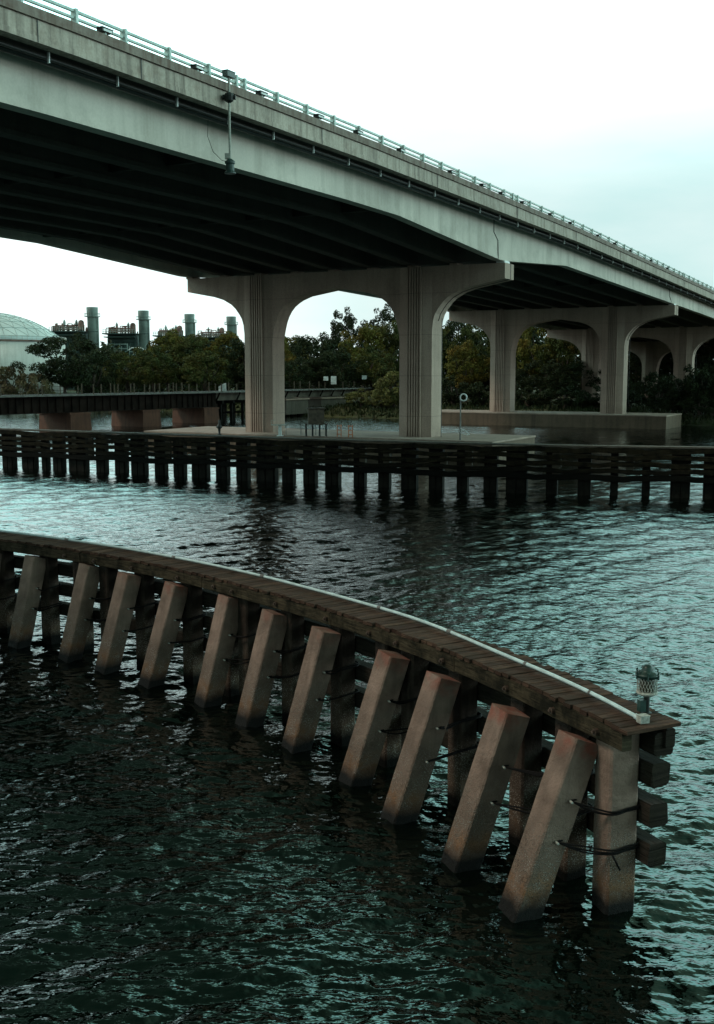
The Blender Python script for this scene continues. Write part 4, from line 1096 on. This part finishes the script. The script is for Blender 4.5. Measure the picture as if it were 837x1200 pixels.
T = [
 # kind, px, dist, width px, ytop, label
 ('brown', 8, 205, 60, 428, 'brownish scrub bush below the storage tank wall'),
 ('brown', 40, 200, 45, 436, 'low brown bush between the storage tank and the big dark tree'),
 ('dark', 76, 205, 96, 387, 'big dark spreading tree in front of the storage tank'),
 ('scrub', 108, 210, 60, 414, 'dark rounded bush at the foot of the big spreading tree'),
 ('dark', 118, 235, 55, 408, 'dark tree just below the first exhaust stack'),
 ('mid', 150, 222, 62, 409, 'mid green tree below the steel pipe rack'),
 ('yellow', 197, 228, 60, 389, 'yellow green tree below and right of the second exhaust stack'),
 ('mid', 180, 212, 60, 408, 'low green tree in front, under the second exhaust stack'),
 ('mid', 226, 224, 66, 391, 'rounded green tree below the third exhaust stack'),
 ('yellow', 262, 228, 62, 388, 'yellow tinged tree below the fourth exhaust stack'),
 ('mid', 240, 208, 60, 410, 'lower green tree between the third and fourth exhaust stacks'),
 ('dark', 290, 222, 60, 392, 'dark tree hidden behind the near pier column'),
 ('yellow', 318, 230, 60, 388, 'yellow green tree peeking past the near pier column'),
 ('yellow', 340, 218, 50, 392, 'yellowish tree at the near column side of the big arch'),
 ('dark', 368, 206, 66, 386, 'dark dense tree low in the middle of the big arch'),
 ('dark', 340, 196, 50, 415, 'low dark tree above the railway signs in the arch'),
 ('dark', 392, 200, 60, 404, 'low dark tree behind the white trackside signs'),
 ('loose', 402, 262, 44, 363, 'tall open crowned tree against the sky in the middle of the arch'),
 ('loose', 447, 268, 58, 361, 'tall open crowned tree against the sky next to the right arch column'),
 ('yellow', 426, 222, 66, 379, 'large yellow green tree in the right half of the arch'),
 ('mid', 462, 226, 60, 375, 'green tree rising behind the right column of the near pier'),
 ('mid', 440, 204, 62, 408, 'mid green tree above the lone trackside sign'),
 ('shrub', 462, 182, 56, 434, 'tall olive shrub beside the foot of the arch column'),
 ('shrub', 424, 186, 44, 456, 'olive shrub where the railway bridge meets the bank'),
 ('shrub', 446, 180, 38, 462, 'low olive shrub on the grass bank within the arch'),
 ('mid', 500, 226, 66, 372, 'green tree behind the right column of the near pier, filling its gap'),
 ('dark', 536, 232, 60, 364, 'dark tree whose top touches the sky gap under the second pier cap'),
 ('mid', 560, 218, 66, 374, 'green tree between the first and second piers'),
 ('yellow', 546, 200, 56, 402, 'yellow flecked tree between the first and second piers'),
 ('dark', 578, 204, 56, 408, 'dark low tree beside the left column of the second pier'),
 ('dark', 604, 226, 66, 362, 'dark tree behind the left column of the second pier'),
 ('scrub', 532, 184, 56, 440, 'dark bush behind the ring lamp post'),
 ('scrub', 566, 182, 54, 446, 'dark bush left of the second pier column above its footing'),
 ('yellow', 634, 214, 66, 366, 'orange tipped tree in the arch of the second pier'),
 ('mid', 664, 208, 62, 384, 'green tree in the middle of the arch of the second pier'),
 ('dark', 640, 190, 66, 418, 'low dark tree inside the arch of the second pier'),
 ('dark', 682, 192, 66, 420, 'low dark tree in front of the third pier'),
 ('scrub', 620, 178, 56, 452, 'dark bush just over the footing near the left column of the second pier'),
 ('scrub', 664, 176, 60, 450, 'dark bush over the footing in the arch of the second pier'),
 ('scrub', 700, 172, 60, 452, 'dark bush beside the right column of the second pier'),
 ('dark', 745, 245, 90, 386, 'dark tree filling the shade between the second and third piers'),
 ('dark', 800, 240, 90, 386, 'dark tree deep in shade under the deck past the third pier'),
 ('dark', 850, 215, 90, 388, 'dark tree at the edge of view beyond the third pier'),
 ('scrub', 738, 170, 60, 444, 'dark bush behind the end of the long footing'),
 ('scrub', 772, 164, 64, 434, 'large dark bush in front of the third pier column'),
 ('scrub', 806, 158, 66, 428, 'dark bush on the shore just past the long footing'),
 ('scrub', 838, 152, 70, 424, 'dark bush at the edge of view above the right shore'),
 ('scrub', 880, 150, 80, 420, 'dark bush farthest along the shaded shore'),
 ('scrub', 822, 149, 50, 462, 'low dark bush overhanging the water past the long footing'),
 ('scrub', 790, 156, 44, 462, 'low dark bush behind the corner of the long footing'),
 ('mid', -30, 230, 80, 425, 'green tree left of the storage tank foot'),
 ('dark', -80, 235, 90, 400, 'dark tree past the left edge of the railway bridge'),
]
for (k, px, d_, w_, yt, lab) in T: tree(k, px, d_, w_, yt, lab)
# the wood behind, one mass
q = np.random.RandomState(5); V = []; F = []
for _ in range(52000):
    px = q.uniform(100, 1000); d_ = q.uniform(242, 300)
    topz = 7 + ((438 - ((402 if px < 480 else 384) + 8 * math.sin(px * .05) + 5 * math.sin(px * .13) + q.uniform(0, 6))) / 1285) * 250
    a = np.array([(px - 418.5) / 1285 * d_, d_, q.uniform(1.5, topz) ])
    n_ = q.normal(0, 1, 3); n_ /= np.linalg.norm(n_); t1 = np.cross(n_, q.normal(0, 1, 3)); t1 /= np.linalg.norm(t1); t2 = np.cross(n_, t1); s = q.uniform(.35, .8)
    o = len(V); V += [(a - t1*s).tolist(), (a + t2*s*.5).tolist(), (a + t1*s).tolist(), (a - t2*s*.5).tolist()]; F.append((o, o+1, o+2, o+3))
b = MB(); b.add(V, F); tag(b.build('woods', M['leafdark']), 'dark far wood behind the bank trees', None, None, 'stuff')
# bank grass and scrub
V = []; F = []
for _ in range(16000):
    i = q.randint(10, len(sh) - 20); p = sh[i].lerp(sh[i+1], q.rand()); dd = q.uniform(1.0, 22)
    a = np.array([p.x + .12 * dd, p.y + dd, interp(dd, [0, 1.5, 4, 9, 20, 60], [-.35, .15, .6, 1.3, 1.7, 1.9]) - .05])
    h = q.uniform(.3, .9); g = q.uniform(0, 6.28); w_ = q.uniform(.08, .25)
    o = len(V); V += [(a[0]-w_*math.cos(g), a[1]-w_*math.sin(g), a[2]), (a[0]+w_*math.cos(g), a[1]+w_*math.sin(g), a[2]), (a[0]+q.uniform(-.3, .3), a[1]+q.uniform(-.3, .3), a[2]+h)]; F.append((o, o+1, o+2))
b = MB(); b.add(V, F); tag(b.build('grass', M['grass']), 'rough grass along the far bank', None, None, 'stuff')
